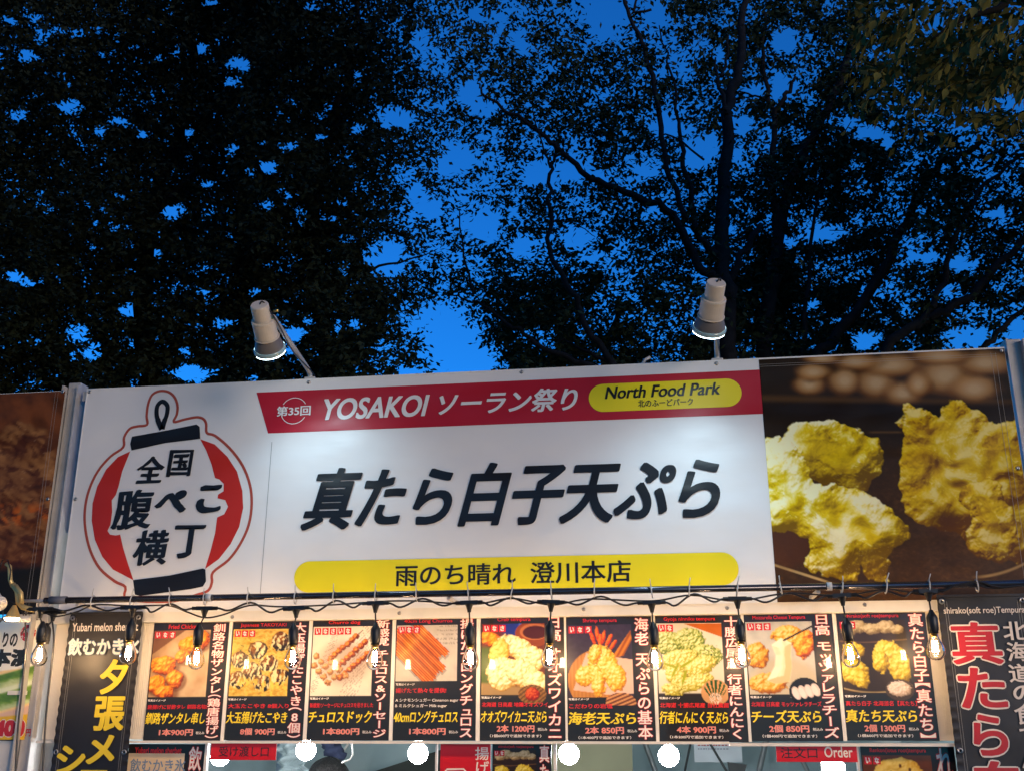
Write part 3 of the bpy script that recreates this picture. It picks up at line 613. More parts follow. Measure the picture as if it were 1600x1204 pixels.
# printed tempura photo at the right end
xl, zt_ = pix(1187, 570, 0)[[0, 2]]; xb_ = pix(1213, 930, 0)[0]; xl = (xl+xb_)/2
nx, nz = 330, 300
X, Z = np.meshgrid(np.linspace(xl, BX1-.001, nx), np.linspace(BZ1-.001, BZ0+.001, nz))
def projv(X, Y, Z):
    dx, dy, dz = X-CAM[0], Y-CAM[1], Z-CAM[2]; zz = dx*_f[0]+dy*_f[1]+dz*_f[2]
    return 800+F_PX*(dx*_r2[0]+dy*_r2[1]+dz*_r2[2])/zz, 602-F_PX*(dx*_u2[0]+dy*_u2[1]+dz*_u2[2])/zz
PX, PY = projv(X, 0, Z); cx, cy = (PX-1170)/.34874, (PY-530)/.34874       # crop coordinates of the photo detail
def big_tempura(x, y):
    rgb = ramp(.15+.5*fbm(x/170, y/120, 5), [(26, 22, 14), (46, 34, 20), (62, 46, 28)])
    # table stone, lower
    st = ramp(.35*fbm(x/110, y/60, 7)+.35*fbm(x/14, y/9, 9)+.1, [(40, 28, 18), (84, 60, 38), (140, 104, 66)])
    a = sm(380, 620, y)*(.55+.45*sm(560, 860, x)); rgb = rgb*(1-a[..., None])+st*a[..., None]
    rgb = over(rgb, sm(60, 0, np.abs(y-190))*sm(90, 200, x)*0, g(120, 90, 60))
    # blurred roe in the background
    soft = [(270, 205, 75, 52), (290, 150, 90, 42), (430, 190, 80, 70), (570, 200, 95, 72), (690, 245, 90, 62), (640, 120, 150, 55), (480, 105, 110, 40), (880, 170, 140, 90), (1010, 225, 120, 70), (760, 205, 60, 60), (1060, 110, 130, 60), (860, 80, 140, 40), (330, 90, 90, 24)]
    for i, (a_, b_, rx, ry) in enumerate(soft):
        d = ell(x, y, a_, b_, rx, ry)/min(rx, ry); al = sm(-.3, .45, d+.5*(fbm(x/60, y/45, 70+i)-.5))*.8; lit = np.clip(.25+.9*d+.5*(b_-y)/ry*.4, 0, 1)
        tone = ramp(lit, [(70, 44, 22), (132, 92, 54), (180, 144, 102), (206, 180, 144)]); rgb = rgb*(1-al[..., None])+tone*al[..., None]
    rgb = over(rgb, sm(26, 0, np.abs(y-262-.02*x))*.35, g(120, 88, 50)); rgb = over(rgb, sm(270, 300, y)*sm(400, 330, y)*sm(0, 60, x)*.75, g(30, 20, 12))
    rgb = over(rgb, sm(9, 0, np.abs(y-415))*sm(520, 560, x)*sm(720, 660, x)*.6, g(110, 84, 52))
    # rim of the plate
    for s_, (a_, b_, c_) in enumerate([(125, 1015, 1)]):
        dl = np.abs(y-(1012+.32*(x-125)+0*(x))); rgb = over(rgb, sm(9, 2, dl)*sm(420, 300, x)*.9, g(190, 165, 120))
    dr = np.abs(y-(1063-.00042*(np.clip(x-1000, 0, 400))**2*2.6-.0*(x))); rgb = over(rgb, sm(10, 2, dr)*sm(980, 1080, x)*.9, g(176, 146, 102))
    # four battered pieces
    Yb = [(134, 108, 6), (184, 156, 12), (216, 192, 44), (234, 222, 132), (244, 240, 200)]
    def piece(rgb, poly, seed, R, fr, bias=0.0, cols=Yb, low=(96, 60, 26)):
        pc = [tuple(q_) for q_ in catmull(poly, 3, True)]; d = sdf(x, y, pc); d = d+(fbm(x/52, y/52, seed, 2)-.5)*44+(fbm(x/15, y/15, seed+3, 2)-.5)*13
        a = sm(0, 6, d); yy = (y-np.min(np.array(poly)[:, 1]))/(np.ptp(np.array(poly)[:, 1])+1)
        wx = x+90*(fbm(x/120, y/120, seed+21, 2)-.5); wy = y+90*(fbm(x/120, y/120, seed+22, 2)-.5)
        dome = np.sqrt(np.clip(d/R, 0, 1)); f1 = fbm(wx/125, wy/105, seed+2, 2); f2 = billow(wx/150, wy/110, seed+5, 2); f3 = billow(wx/40, wy/24, seed+7, 3)
        ruff = sm(.42, .62, fbm(wx/95, wy/95, seed+9, 2))
        h = 1.2*dome+1.5*f1+.30*f2+.10*f3*ruff+.045*fbm(wx/12, wy/9, seed+4, 2)
        L1 = relief(h, 15, (-.28, -.70, .66)); L2 = relief(1.2*dome+1.3*f1, 17, (-.3, -.7, .65))
        t = .47+.95*(f2-.5)+.55*(L2-.66)+.34*(L1-.66)+.22*(fbm(wx/9, wy/8, seed+71, 2)-.5)+bias+.14*f3*ruff+.35*sm(.70, .95, f3)*ruff+.5*(fbm(wx/44, wy/60, seed+14, 3)-.5)
        col = ramp(t, cols)*(.88+.13*L1+.17*L2)[..., None]
        br = np.clip(sm(.45, 1.05, yy+.35*(fbm(wx/70, wy/70, seed+8)-.5))*.75+sm(.22, .0, dome)*.3, 0, 1); col = over(col, br*.8*(1-.6*L1), g(*low))
        sp = sm(.80, .9, vnoise(x/4.3, y/4.3, seed+31))*sm(.54, .64, fbm(x/34, y/34, seed+33)); col = over(col, sp*.12, g(240, 232, 190))
        return rgb*(1-a[..., None])+col*a[..., None]
    rgb = piece(rgb, [(200, 370), (330, 362), (430, 378), (520, 410), (600, 480), (610, 560), (575, 630), (500, 680), (400, 685), (290, 640), (190, 590), (120, 480)], 3, 90, 1/118, .04)
    rgb = over(rgb, sm(-30, 40, ell(x, y, 180, 900, 120, 130))*.8, g(84, 52, 36))
    rgb = piece(rgb, [(60, 480), (150, 450), (230, 500), (285, 570), (270, 620), (400, 660), (560, 690), (640, 770), (715, 830), (712, 890), (640, 960), (622, 1085), (535, 1080), (500, 1010), (490, 1085), (400, 1080), (310, 1050), (262, 1040), (255, 900), (120, 850), (60, 860)], 11, 110, 1/125, .08)
    lowc = [(116, 76, 10), (164, 124, 10), (200, 166, 26), (220, 194, 84), (228, 212, 140)]
    rgb = piece(rgb, [(690, 420), (668, 370), (710, 285), (760, 300), (850, 350), (870, 300), (920, 275), (1000, 300), (1090, 350), (1110, 380), (1190, 360), (1260, 420), (1260, 960), (1150, 1000), (1060, 980), (985, 940), (960, 880), (850, 850), (740, 810), (690, 750), (670, 600)], 23, 110, 1/125, -.05, lowc)
    rgb = over(rgb, sm(0, 90, ell(x, y, 880, 810, 130, 90))*.85, g(88, 56, 36))
    rgb = piece(rgb, [(970, 650), (1075, 620), (1140, 680), (1180, 760), (1215, 860), (1190, 960), (1100, 985), (1010, 960), (980, 880), (1000, 800), (950, 720)], 31, 80, 1/90, .02, lowc)
    return rgb
bt_ = big_tempura(cx, cy); lum_ = (bt_@np.array([.2, .7, .1]))[..., None]; photo('tempura_photo', X, Z, Y1, np.clip(lum_+(bt_-lum_)*1.15, 0, 1)**1.08, M_bphoto, ban)
for zz in (BZ1-.026, BZ1-.034): 
    V, Fc = strip_geo([(xl, zz), (BX1-.03, zz)], .0008, Y2); part('stitch_line', V, Fc, M_stitch, ban)
for xx in (BX1-.05, BX1-.034):
    V, Fc = strip_geo([(xx, BZ0), (xx, BZ1-.02)], .0009, Y2); part('stitch_line', V, Fc, M_stitch, ban)

# ------------------------------------------------------------------ neighbour stall at the left
nb = thing('sign_banner', 'brown grilled meat photo banner of the neighbouring stall at the left edge', 'banner', (-.5, 0, 2.1))
nbx1 = pix(103, 607, 0)[0]; nbx0 = nbx1-1.2
X, Z = np.meshgrid(np.linspace(nbx1, nbx0, 150), np.linspace(2.995, 2.097, 150)); PX, PY = projv(X, 0, Z); cx, cy = PX/.33227, (PY-560)/.33227
def meat(x, y):
    rgb = ramp(.15+.75*fbm(x/70-y/240, y/95, 3)+.12*(fbm(x/16, y/10, 4)-.5), [(30, 16, 10), (70, 38, 20), (112, 62, 32), (92, 58, 38)])
    wx = x+70*(fbm(x/80, y/80, 41)-.5); wy = y+70*(fbm(x/80, y/80, 42)-.5)
    d = ell(x, y, 70, 690, 235, 400, .12)+60*(fbm(x/70, y/70, 8)-.5); a = sm(-4, 22, d); dome = np.sqrt(np.clip(d/150, 0, 1))
    h = dome+.8*fbm(wx/70, wy/50, 5, 3)+.12*billow(wx/26, wy/16, 6, 3); s = relief(h, 7)
    t = .08+.55*s+.6*(fbm(wx/80, wy/60, 9)-.4); col = ramp(t, [(34, 18, 12), (84, 46, 24), (134, 90, 52), (170, 122, 78)])
    col = over(col, sm(.54, .66, fbm(wx/60, wy/40, 12))*.75, g(58, 22, 16)); col = over(col, sm(.48, .72, fbm(wx/34, wy/22, 15))*sm(80, 0, np.abs(y-735))*.8, g(186, 90, 24))
    sp = sm(.82, .9, vnoise(x/4, y/4, 7))*sm(.5, .6, fbm(x/30, y/30, 9)); col = over(col, sp*.12, g(220, 180, 140))
    rgb = rgb*(1-a[..., None])+col*a[..., None]
    rgb = over(rgb, sm(960, 1010, y+.1*x), g(26, 24, 20)); return rgb
photo('meat_photo', X, Z, Y1, np.clip(meat(cx, cy)*1.25, 0, 1), M_bphoto, nb)
V = [(nbx0, 0, 2.097), (nbx1, 0, 2.097), (nbx1, 0, 2.997), (nbx0, 0, 2.997)]; part('vinyl_sheet', V, [(0, 1, 2, 3)], M_white, nb)
for xx in (nbx1-.03, nbx1-.042):
    V, Fc = strip_geo([(xx, 2.1), (xx, 2.99)], .0009, Y2); part('stitch_line', V, Fc, M_stitch, nb)
for px_, py_ in [(101, 612), (79, 779)]:
    p = pix(px_, py_, 0); screw(nbx1-.012, -.0015, p[2], nb, .0075)
fr = thing('stall_frame', 'white post frame of the neighbouring stall behind the cucumber poster', 'stall frame', (-.6, .1, 0))
box('post', (-.20, -.118, .04, .10, 0, 3.0), M_frame, fr, bevel=.003); box('wall_panel', (-1.5, -.205, .045, .06, 0, 2.09), M_frame, fr)
box('post_bracket', (-.175, -.10, .02, .038, 1.80, 1.815), M_frame, fr)

# ------------------------------------------------------------------ menu posters
BY = .030
def poster(corners, label, title, side, red, name, price, note, dish, ntile=3, extra=None, seed=0, tile_txt='いなさ', cat='poster', group='laminated menu posters in a row under the banner', full=True, px=None, side_dx=0):
    x0, x1, z0, z1 = rect(corners, BY)
    t = thing('menu_poster', label, cat, ((x0+x1)/2, BY, z0), group)
    w = x1-x0; h = z1-z0 if full else w*1.5; zt = z1
    if not full: z0 = zt-h; t.location.z = z0
    box('backing_board', (x0, x1, BY, BY+.005, z0, z1), M_bb, t)
    P = lambda u0, u1, v0, v1: (x0+u0*w, x0+u1*w, zt-v1*h, zt-v0*h)
    y = BY-.0006
    if title: letters(title, P(.10 if len(title) > 16 else .2, .70 if len(title) > 16 else .60, .022, .060), y, M_bred, t, weight=.012)
    gx, gy = np.meshgrid(np.linspace(.012, .80 if full else .745, 84), np.linspace(.072, .715 if full else .6, 96))
    X = x0+gx*w; Z = zt-gy*h; lx = gx*500-4; ly = (gy-.072)*h/w*500
    rgb = dish(lx, ly); lum_ = rgb@np.array([.2, .7, .1]); rgb = np.clip(lum_[..., None]+(rgb-lum_[..., None])*1.12, 0, 1)**1.28*.95; blk = ((lx > 378) | (ly > 408)); 
    # the small inset picture keeps its own outline; everything else outside the frame is the black of the poster
    base = np.array([.016, .013, .012])
    if dish in (d_crab,): keep = ell(lx, ly, 305, 407, 84, 56) > 0
    elif dish is d_shrimp: keep = ell(lx, ly, 305, 440, 88, 56) > 0
    elif dish is d_ninniku: keep = ell(lx, ly, 325, 392, 82, 72) > 0
    elif dish is d_cheese: keep = ell(lx, ly, 310, 392, 88, 78) > 0
    elif dish is d_shirako: keep = ell(lx, ly, 310, 390, 80, 60) > 0
    else: keep = np.zeros(lx.shape, bool)
    rgb = np.where((blk & ~keep)[..., None], base, rgb)
    photo('photo', X, Z, y, rgb, M_bphoto2, t)
    for k in range(ntile):
        u = .03+k*.095; b = P(u, u+.08, .083, .083+.08*w/h); V = [(b[0], y-.0005, b[2]), (b[1], y-.0005, b[2]), (b[1], y-.0005, b[3]), (b[0], y-.0005, b[3])]
        lt_ = part('logo_tile', V, [(0, 1, 2, 3)], M_bsign, t); letters(tile_txt[k % len(tile_txt)], P(u+.016, u+.064, .088, .088+.062*w/h), y-.0008, M_bwht, lt_, weight=.04)
    if side: letters(side, P(.80+side_dx, .965+side_dx, .022, .975), y, M_bwht, t, weight=.012, vertical=True, under=(.035, M_bred), label='pale vertical lettering down the right side')
    t.rotation_euler.y = random.Random(int(x0*1000)).uniform(-.0045, .0045); t.rotation_euler.x = random.Random(int(x0*777)).uniform(-.004, .004)
    if not full: return t
    if not extra: letters('写真はイメージ', P(.015, .25, .655, .674), y-.0004, M_bwht, t, weight=.03)
    wr = .52 if dish is d_shrimp else .80
    if red: letters(red, P(.02, wr if len(red) > 9 or dish is d_shrimp else .74, .700, .738), y-.0004, M_bred, t, weight=.018, rough=.008)
    letters(name, P(.01, .79, .765, .862), y-.0004, M_byel, t, weight=.030, nib=3, shear=.10, rough=.014)
    pv = .878 if note else .90
    letters(price, P(.20, .64, pv, pv+.056), y-.0004, M_bpink, t, weight=.022, under=(.012, M_bwht)); letters('税込み', P(.68, .79, pv+.022, pv+.045), y, M_bwht, t, weight=.01)
    if note: letters(note, P(.12, .72, .950, .974), y, M_bwht, t, weight=.015)
    return t
TY = [(241, 971, 361, 970, 344, 1157, 222, 1157), (364, 970, 485, 967, 473.5, 1156, 348, 1156), (489, 965, 616, 963.5, 607, 1156, 477, 1156), (620.5, 963, 747, 961, 743, 1156, 610, 1156), (751, 960, 883, 959, 883.5, 1156, 747.5, 1157), (884.4, 963, 1020, 959, 1025, 1158.5, 885.5, 1160), (1022, 959, 1158, 958, 1171, 1158.5, 1029, 1158.5), (1161.5, 957.5, 1301, 954.6, 1318, 1156, 1173, 1158), (1305, 954, 1446, 953, 1469, 1156, 1322, 1157)]
C = lambda q: [(q[0]+1.2, q[1]), (q[2]-1.2, q[3]), (q[4]-1.2, q[5]), (q[6]+1.2, q[7])]
poster(C(TY[0]), 'black menu poster of orange fried chicken on paper, leftmost of the row', 'Fried Chicken', '釧路名物ザンタレ（鶏唐揚げ）', '唐揚げに甘酢タレ 釧路名物!', '釧路ザンタレ串し', '1本900円', None, d_chicken, 3)
poster(C(TY[1]), 'black menu poster of takoyaki balls with white mayonnaise drizzle', 'Japanese TAKOYAKI', '大玉揚げたこやき（8個）', '大玉たこやき 8個入り', '大玉揚げたこやき', '8個 900円', None, d_takoyaki, 3)
poster(C(TY[2]), 'black menu poster titled churro dog with three brown skewers', 'Churro dog', '新感覚 チュロス&ソーセージ', '新感覚!ソーセージにチュロスを巻きました', 'チュロスドック', '1本800円', None, d_churrodog, 5)
t4 = poster(C(TY[3]), 'black menu poster of long ridged brown churros on newspaper', '40cm Long Churros', '揚げたてロングチュロス', None, '40cmロングチュロス', '1本800円', None, d_churros, 3, extra=True)
q = C(TY[3]); x0, x1, z0, z1 = rect(q, BY); w, h = x1-x0, z1-z0
# this poster's picture is shorter: black strip with three printed lines
V = [(x0+.005*w, BY-.0009, z1-.655*h), (x0+.79*w, BY-.0009, z1-.655*h), (x0+.79*w, BY-.0009, z1-.53*h), (x0+.005*w, BY-.0009, z1-.53*h)]; part('black_strip', V, [(0, 1, 2, 3)], M_bb, t4)
for s, a, b, u1, M in (('写真はイメージ', .545, .565, .25, M_bwht), ('揚げたて熱々を提供!', .585, .625, .64, M_bred), ('A シナモンシュガー Cinnamon sugar', .668, .700, .79, M_bwht), ('B ミルクシュガー Milk sugar', .712, .744, .65, M_bwht)):
    letters(s, (x0+.02*w, x0+u1*w, z1-b*h, z1-a*h), BY-.0014, M, t4, weight=.014)
poster(C(TY[4]), 'black menu poster of crab tempura with small round crab picture in its corner', 'Crab tempura', '日高 オオズワイカニ', '北海道 日高産 地鶏オオズワイ', 'オオズワイカニ天ぷら', '2本 1200円', '（1個600円で追加できます）', d_crab, 3)
poster(C(TY[5]), 'black menu poster of upright shrimp tempura with orange tails on a wooden plate', 'Shrimp tempura', '海老 天ぷらの基本', 'こだわりの岩塩', '海老天ぷら', '2本 850円', '（1本400円で追加できます）', d_shrimp, 3, tile_txt='いなう')
poster(C(TY[6]), 'black menu poster of green leafy garlic tempura with a round leaf bundle picture', 'Gyoja ninniku tempura', '十勝広尾産 行者にんにく', '北海道 十勝広尾産 自社農園', '行者にんにく天ぷら', '4本 900円', '（1本200円で追加できます）', d_ninniku, 2, tile_txt='いな')
poster(C(TY[7]), 'black menu poster of stretching mozzarella cheese tempura held by a dark chopstick', 'Mozzarella Cheese Tempura', '日高 モッツァレラチーズ', '北海道 日高産 モッツァレラチーズ', 'チーズ天ぷら', '2個 850円', '（1個400円で追加できます）', d_cheese, 3)
poster(C(TY[8]), 'black menu poster of yellow soft roe tempura, rightmost of the row', 'shirako(soft roe)tempura', '真たら白子【真たち】', '真たら白子 北海道名【真たち】', '真たち天ぷら', '2個 1300円', '（1個600円で追加できます）', d_shirako, 2, tile_txt='いな')
# pale dividers between the posters
for i in range(8):
    a = TY[i]; b = TY[i+1]; X0, X1, Z0, Z1 = rect([(a[2]-1, a[3]), (b[0]+1, b[1]), (b[6]+1, b[7]), (a[4]-1, a[5])], BY)
    V, Fc = box_geo(X0+.0004, X1-.0004, .0285, .0355, Z0, Z1); part('divider_strip', V, Fc, M_frame, stall)
# lower row, cut by the frame
p1 = poster([(201, 1162), (321, 1161), (318, 1190), (198, 1190)], 'small black sherbet poster cut off at the bottom, beside the red pickup sign', None, '飲むかき氷', None, '', '', None, d_sherbet, 0, full=False, group=None)
x0, x1, z0, z1 = rect([(201, 1162), (321, 1161), (318, 1190), (198, 1190)], BY)
letters('Yubari melon sherbet', rect([(211, 1167), (284, 1166), (283, 1176), (210, 1177)], BY), BY-.0006, M_bred, p1, weight=.02)
letters('飲むかき氷', rect([(204, 1187), (291, 1182), (289, 1203), (202, 1208)], BY), BY-.0014, M_bblue, p1, weight=.012)
p2 = poster([(769, 1160), (861, 1160), (861, 1190), (769, 1190)], 'small black soft roe poster cut off at the bottom, beside the red frying poster', 'shirako(soft roe)tempura', '真たら白子', None, '', '', None, d_shirako, 2, full=False, group=None, tile_txt='いな')
p3 = poster([(1343, 1164), (1489, 1162), (1493, 1190), (1346, 1192)], 'small black lotus root poster cut off at the bottom, beside the red order sign', 'Renkon(lotus root)tempura', 'れんこん', None, '', '', None, d_renkon, 2, full=False, group=None, tile_txt='いな')
def sign(name, corners, label, M=M_bsign, y=.006, cat='sign'):
    x0, x1, z0, z1 = rect(corners, y); t = thing(name, label, cat, ((x0+x1)/2, y, z0)); box('panel', (x0, x1, y, y+.004, z0, z1), M, t); return t
s1 = sign('hanging_sign', [(329, 1161), (432, 1159.5), (431, 1186), (329, 1187)], 'red pickup counter sign with black characters hanging under the takoyaki poster')
letters('受け渡し口', rect([(342, 1166), (420, 1164), (420, 1180), (342, 1182)], .006), .0054, M_bdk, s1, weight=.006)
s2 = sign('hanging_sign', [(1213, 1163), (1338, 1161), (1340, 1189), (1213, 1190)], 'red order sign with black characters and white word Order')
letters('注文口', rect([(1220, 1167), (1277, 1166), (1277, 1183), (1220, 1184)], .006), .0054, M_bdk, s2, weight=.006); letters('Order', rect([(1288, 1166), (1332, 1165), (1332, 1182), (1288, 1183)], .006), .0054, M_bwht, s2, weight=.012)
s3 = sign('frying_poster', [(688, 1162), (766, 1161), (766, 1320), (686, 1320)], 'bright red poster with white vertical characters hanging between hatch openings', cat='poster', y=.028)
letters('揚げたて', rect([(742, 1166), (764, 1166), (764, 1252), (742, 1252)], .028), .0274, M_bwht, s3, weight=.01, vertical=True)
V, Fc = strip_geo(px2([(692, 1226), (692, 1206), (696, 1201.5), (722, 1201), (727, 1206), (727, 1226)], .0), .006, .0272); part('print_frame', V, Fc, M_bwht, s3)
box('hatch_post', (pix(684, 1162, .03)[0]-.006, pix(684, 1162, .03)[0], .02, .04, .98, 1.628), M_frame, stall)
box('hatch_post', (pix(865, 1162, .03)[0], pix(865, 1162, .03)[0]+.010, .02, .04, .98, 1.628), M_frame, stall)
box('hatch_post', (pix(1342, 1166, .03)[0]-.012, pix(1342, 1166, .03)[0]-.004, .02, .04, .98, 1.62), M_frame, stall)
box('hatch_post', (pix(325, 1162, .03)[0]-.006, pix(325, 1162, .03)[0]+.004, .02, .04, .98, 1.628), M_frame, stall)

# ------------------------------------------------------------------ hanging vertical banners
def nobori(corners, label):
    y = -.02; x0, x1, z0, z1 = rect(corners, y); t = thing('hanging_banner', label, 'banner', ((x0+x1)/2, y, z0))
    t['_'] = 0; del t['_']
    def fn(u, v):
        e = max(0, 1-min(u, 1-u)*14); return (x0+(x1-x0)*u, y+.0028*e*math.sin(v*190+6*u)+.0015*math.sin(v*13), z1-(z1-z0)*v)
    sheet('cloth', fn, 26, 150, M_nob, t)
    for k, dx in enumerate((.022, .030)):
        for xx in (x0+dx, x1-dx): V, Fc = strip_geo([(xx, z0), (xx, z1-.02)], .0009, y-.0045); part('stitch_line', V, Fc, M_stitch, t)
    for xx in (x0+.014, x1-.014):
        for zz in (z1-.02, z1-.50):
            V, Fc = lathe_geo([(.0042, 0), (.0095, .0), (.0095, .0025), (.0042, .003), (.0042, 0)], (xx, y-.0035, zz), (0, -1, 0), 14); part('eyelet', V, Fc, M_screw, t, smooth=True)
    box('sleeve', (x0, x1, y-.006, y-.0035, z1-.006, z1+.002), M_nob, t)
    return t
YN = -.0255
t = nobori([(109, 957), (223, 955), (172, 1450), (49, 1450)], 'black vertical banner with yellow characters and white Yubari melon sherbet line')
nr = lambda *c: rect(list(c), YN)
letters('Yubari melon sherbet', nr((114, 973), (217, 971), (215, 984), (112, 986)), YN, M_nwht, t, weight=.012)
letters('飲むかき氷', nr((108, 997), (219, 995), (216, 1021), (105, 1024)), YN, M_nwht, t, weight=.02, under=(.04, M_nblue))
for s, c in (('夕', (156, 199, 1029, 1084)), ('張', (147, 195, 1087, 1141)), ('メ', (136, 180, 1147, 1193)), ('シ', (88, 133, 1164, 1209)), ('ロ', (124, 166, 1202, 1240)), ('ャ', (82, 120, 1214, 1255))):
    letters(s, nr((c[0], c[2]), (c[1], c[2]), (c[1], c[3]), (c[0], c[3])), YN, M_nyel, t, weight=.04, res=6)
t = nobori([(1466, 931), (1606, 926), (1675, 1450), (1524, 1450)], 'black vertical banner with large white rimmed red characters at the right edge')
letters('shirako(soft roe)Tempura', nr((1474, 948), (1601, 946), (1602, 959), (1475, 961)), YN, M_nwht, t, weight=.012)
for s, c in (('真', (1486, 1565, 971, 1037)), ('た', (1498, 1572, 1042, 1106)), ('ら', (1520, 1574, 1115, 1180)), ('白', (1524, 1594, 1188, 1250))):
    letters(s, nr((c[0], c[2]), (c[1], c[2]), (c[1], c[3]), (c[0], c[3])), YN, M_nred, t, weight=.03, res=6, under=(.028, M_nwht))
for s, c in (('北', (1567, 1604, 970, 999)), ('海', (1573, 1609, 1002, 1032)), ('道', (1576, 1613, 1036, 1065)), ('の', (1583, 1616, 1070, 1094)), ('食', (1585, 1622, 1098, 1131)), ('で', (1594, 1624, 1136, 1162)), ('ん', (1596, 1628, 1170, 1200))):
    letters(s, nr((c[0], c[2]), (c[1], c[2]), (c[1], c[3]), (c[0], c[3])), YN, M_nwht, t, weight=.02, res=5)

# ------------------------------------------------------------------ neighbour's cucumber poster
x0, x1, z0, z1 = rect([(-48, 966), (57, 969), (47, 1156), (-60, 1156)], .03)
cp = thing('cucumber_poster', 'bright poster of pickled cucumber with red 400 price at the left edge', 'poster', ((x0+x1)/2, .03, z0))
box('backing_board', (x0, x1, .03, .035, z0, z1), M_bb, cp)
X, Z = np.meshgrid(np.linspace(x0+.003, x1-.003, 90), np.linspace(z1-.003, z0+.003, 130)); PX, PY = projv(X, .03, Z); cx, cy = PX*1., PY*1.
def cucumber(x, y):
    rgb = over(np.ones(x.shape+(3,))*g(250, 246, 232), sm(1000, 975, y)*sm(60, 20, x), g(200, 222, 236))
    rgb = over(rgb, sm(0, 3, y-(1046-.12*x)), g(248, 214, 150))
    u = y+.28*x; rgb = over(rgb, sm(1052, 1055, u)*sm(1112, 1108, u), ramp(.5+.5*np.sin(u/5.5+1.6*fbm(x/14, y/5, 3))*.8+.2*fbm(x/5, y/3, 5), [(46, 96, 30), (120, 160, 60), (210, 222, 160)]))
    rgb = over(rgb, sm(1074, 1077, u)*sm(1084, 1081, u), g(228, 236, 200)); rgb = over(rgb, sm(1112, 1116, u), g(232, 190, 165))
    rgb = over(rgb, sm(1118, 1120, y+.1*x), g(236, 188, 40)); return rgb
photo('photo', X, Z, .0292, cucumber(cx, cy), M_bphoto2, cp)
cr = lambda *c: rect(list(c), .029)
M_ink2 = board_mat('brush_ink', (.03, .025, .012)); M_price = board_mat('price_red', (.55, .02, .03))
letters('きゅうりの', cr((-36, 984), (28, 990), (27, 1012), (-38, 1010)), .0286, M_ink2, cp, weight=.03, rough=.02); letters('一本漬', cr((-44, 1014), (50, 1012), (48, 1040), (-48, 1042)), .0286, M_ink2, cp, weight=.05, rough=.02)
p = pix(44, 988, .029); V, Fc = lathe_geo([(0, 0), (.032, 0)], (p[0], .0288, p[2]), (0, -1, 0), 24); part('red_disc', V, Fc, M_price, cp)
letters('シャキッと', cr((31, 979), (56, 981), (56, 989), (31, 987)), .0284, M_bwht, cp, weight=.03); letters('さっぱり!', cr((32, 990), (56, 991), (56, 1000), (32, 999)), .0284, M_bwht, cp, weight=.03)
letters('400', cr((-8, 1124), (40, 1124), (38, 1148), (-10, 1152)), .0286, M_price, cp, weight=.06, under=(.05, M_bwht)); letters('円', cr((41, 1138), (49, 1138), (48, 1149), (40, 1150)), .0286, M_price, cp, weight=.03)

# ------------------------------------------------------------------ pipe, cable and filament bulbs
PYY = -.20
pa = pix(70, 937.5, PYY); pb = pix(1640, 901, PYY); pb[2] = pa[2]+(pix(1100, 919, PYY)[2]-pa[2])*(pb[0]-pa[0])/(pix(1100, 919, PYY)[0]-pa[0])
def pipe_z(x): return pa[2]+(pb[2]-pa[2])*(x-pa[0])/(pb[0]-pa[0])
pp = thing('curtain_pipe', 'dark steel pipe running across the stall in front of the banner bottom', 'pipe', tuple((pa+pb)/2))
V, Fc = tube_geo([pa, (pa+pb)/2, pb], .0115, 16); part('tube', V, Fc, M_pipe, pp, smooth=True)
a_ = pix(78, 937, PYY); V, Fc = tube_geo([a_, pix(104, 936.5, PYY)], .0145, 14); part('joint_sleeve', V, Fc, mat('grey_sleeve', (.16, .16, .18), rough=.5), pp, smooth=True)
for px_ in (327, 1297): a_ = pix(px_-4, 930, PYY)[0]; b_ = pix(px_+4, 930, PYY)[0]; V, Fc = tube_geo([(a_, PYY, pipe_z(a_)), (b_, PYY, pipe_z(b_))], .014, 14); part('joint_sleeve', V, Fc, M_frame, pp, smooth=True)
for px_ in (120, 700, 1280):   # brackets back to the header
    a_ = pix(px_, 930, PYY)[0]; box('bracket', (a_-.006, a_+.006, PYY+.009, .003, pipe_z(a_)-.02, pipe_z(a_)-.008), M_alu, pp)
BULBS = [(62, 1022), (203, 1019), (308, 1026), (456, 1026), (586, 1026), (733, 1026), (861, 1023), (1021, 1026), (1158, 1021), (1323, 1020), (1459, 1008)]
CONN = [(64, 950), (208, 948), (320, 949), (463, 949), (587, 941), (733, 940), (861, 939), (1018, 940), (1152, 934), (1315, 929), (1450, 922)]
under_ = ['beside the cucumber poster', 'in front of the black sherbet banner', 'over the fried chicken poster', 'between the takoyaki and its vertical lettering', 'over the right side of the churro dog poster', 'over the lettering of the long churros poster', 'over the lettering of the crab poster', 'between the shrimp and leafy garlic posters', 'between the leafy garlic and cheese posters', 'at the left of the soft roe poster', 'beside the black banner at the right edge']
M_fil = mat('glowing_filament', (1, .8, .5), emis=(1.0, .63, .31), estr=280)
def glass_mat():
    M = bpy.data.materials.new('clear_glass'); M.use_nodes = True; t = M.node_tree; n = t.nodes; n.clear()
    o = n.new('ShaderNodeOutputMaterial'); mx = n.new('ShaderNodeMixShader'); tr = n.new('ShaderNodeBsdfTransparent'); gl = n.new('ShaderNodeBsdfGlossy'); lw = n.new('ShaderNodeLayerWeight')
    lw.inputs[0].default_value = .20; tr.inputs[0].default_value = (.97, .95, .92, 1); gl.inputs['Roughness'].default_value = .03
    t.links.new(lw.outputs['Fresnel'], mx.inputs[0]); t.links.new(tr.outputs[0], mx.inputs[1]); t.links.new(gl.outputs[0], mx.inputs[2]); t.links.new(mx.outputs[0], o.inputs[0]); return M
M_glass = glass_mat(); M_brass = mat('brass_cap', (.55, .38, .12), rough=.3, metal=1)
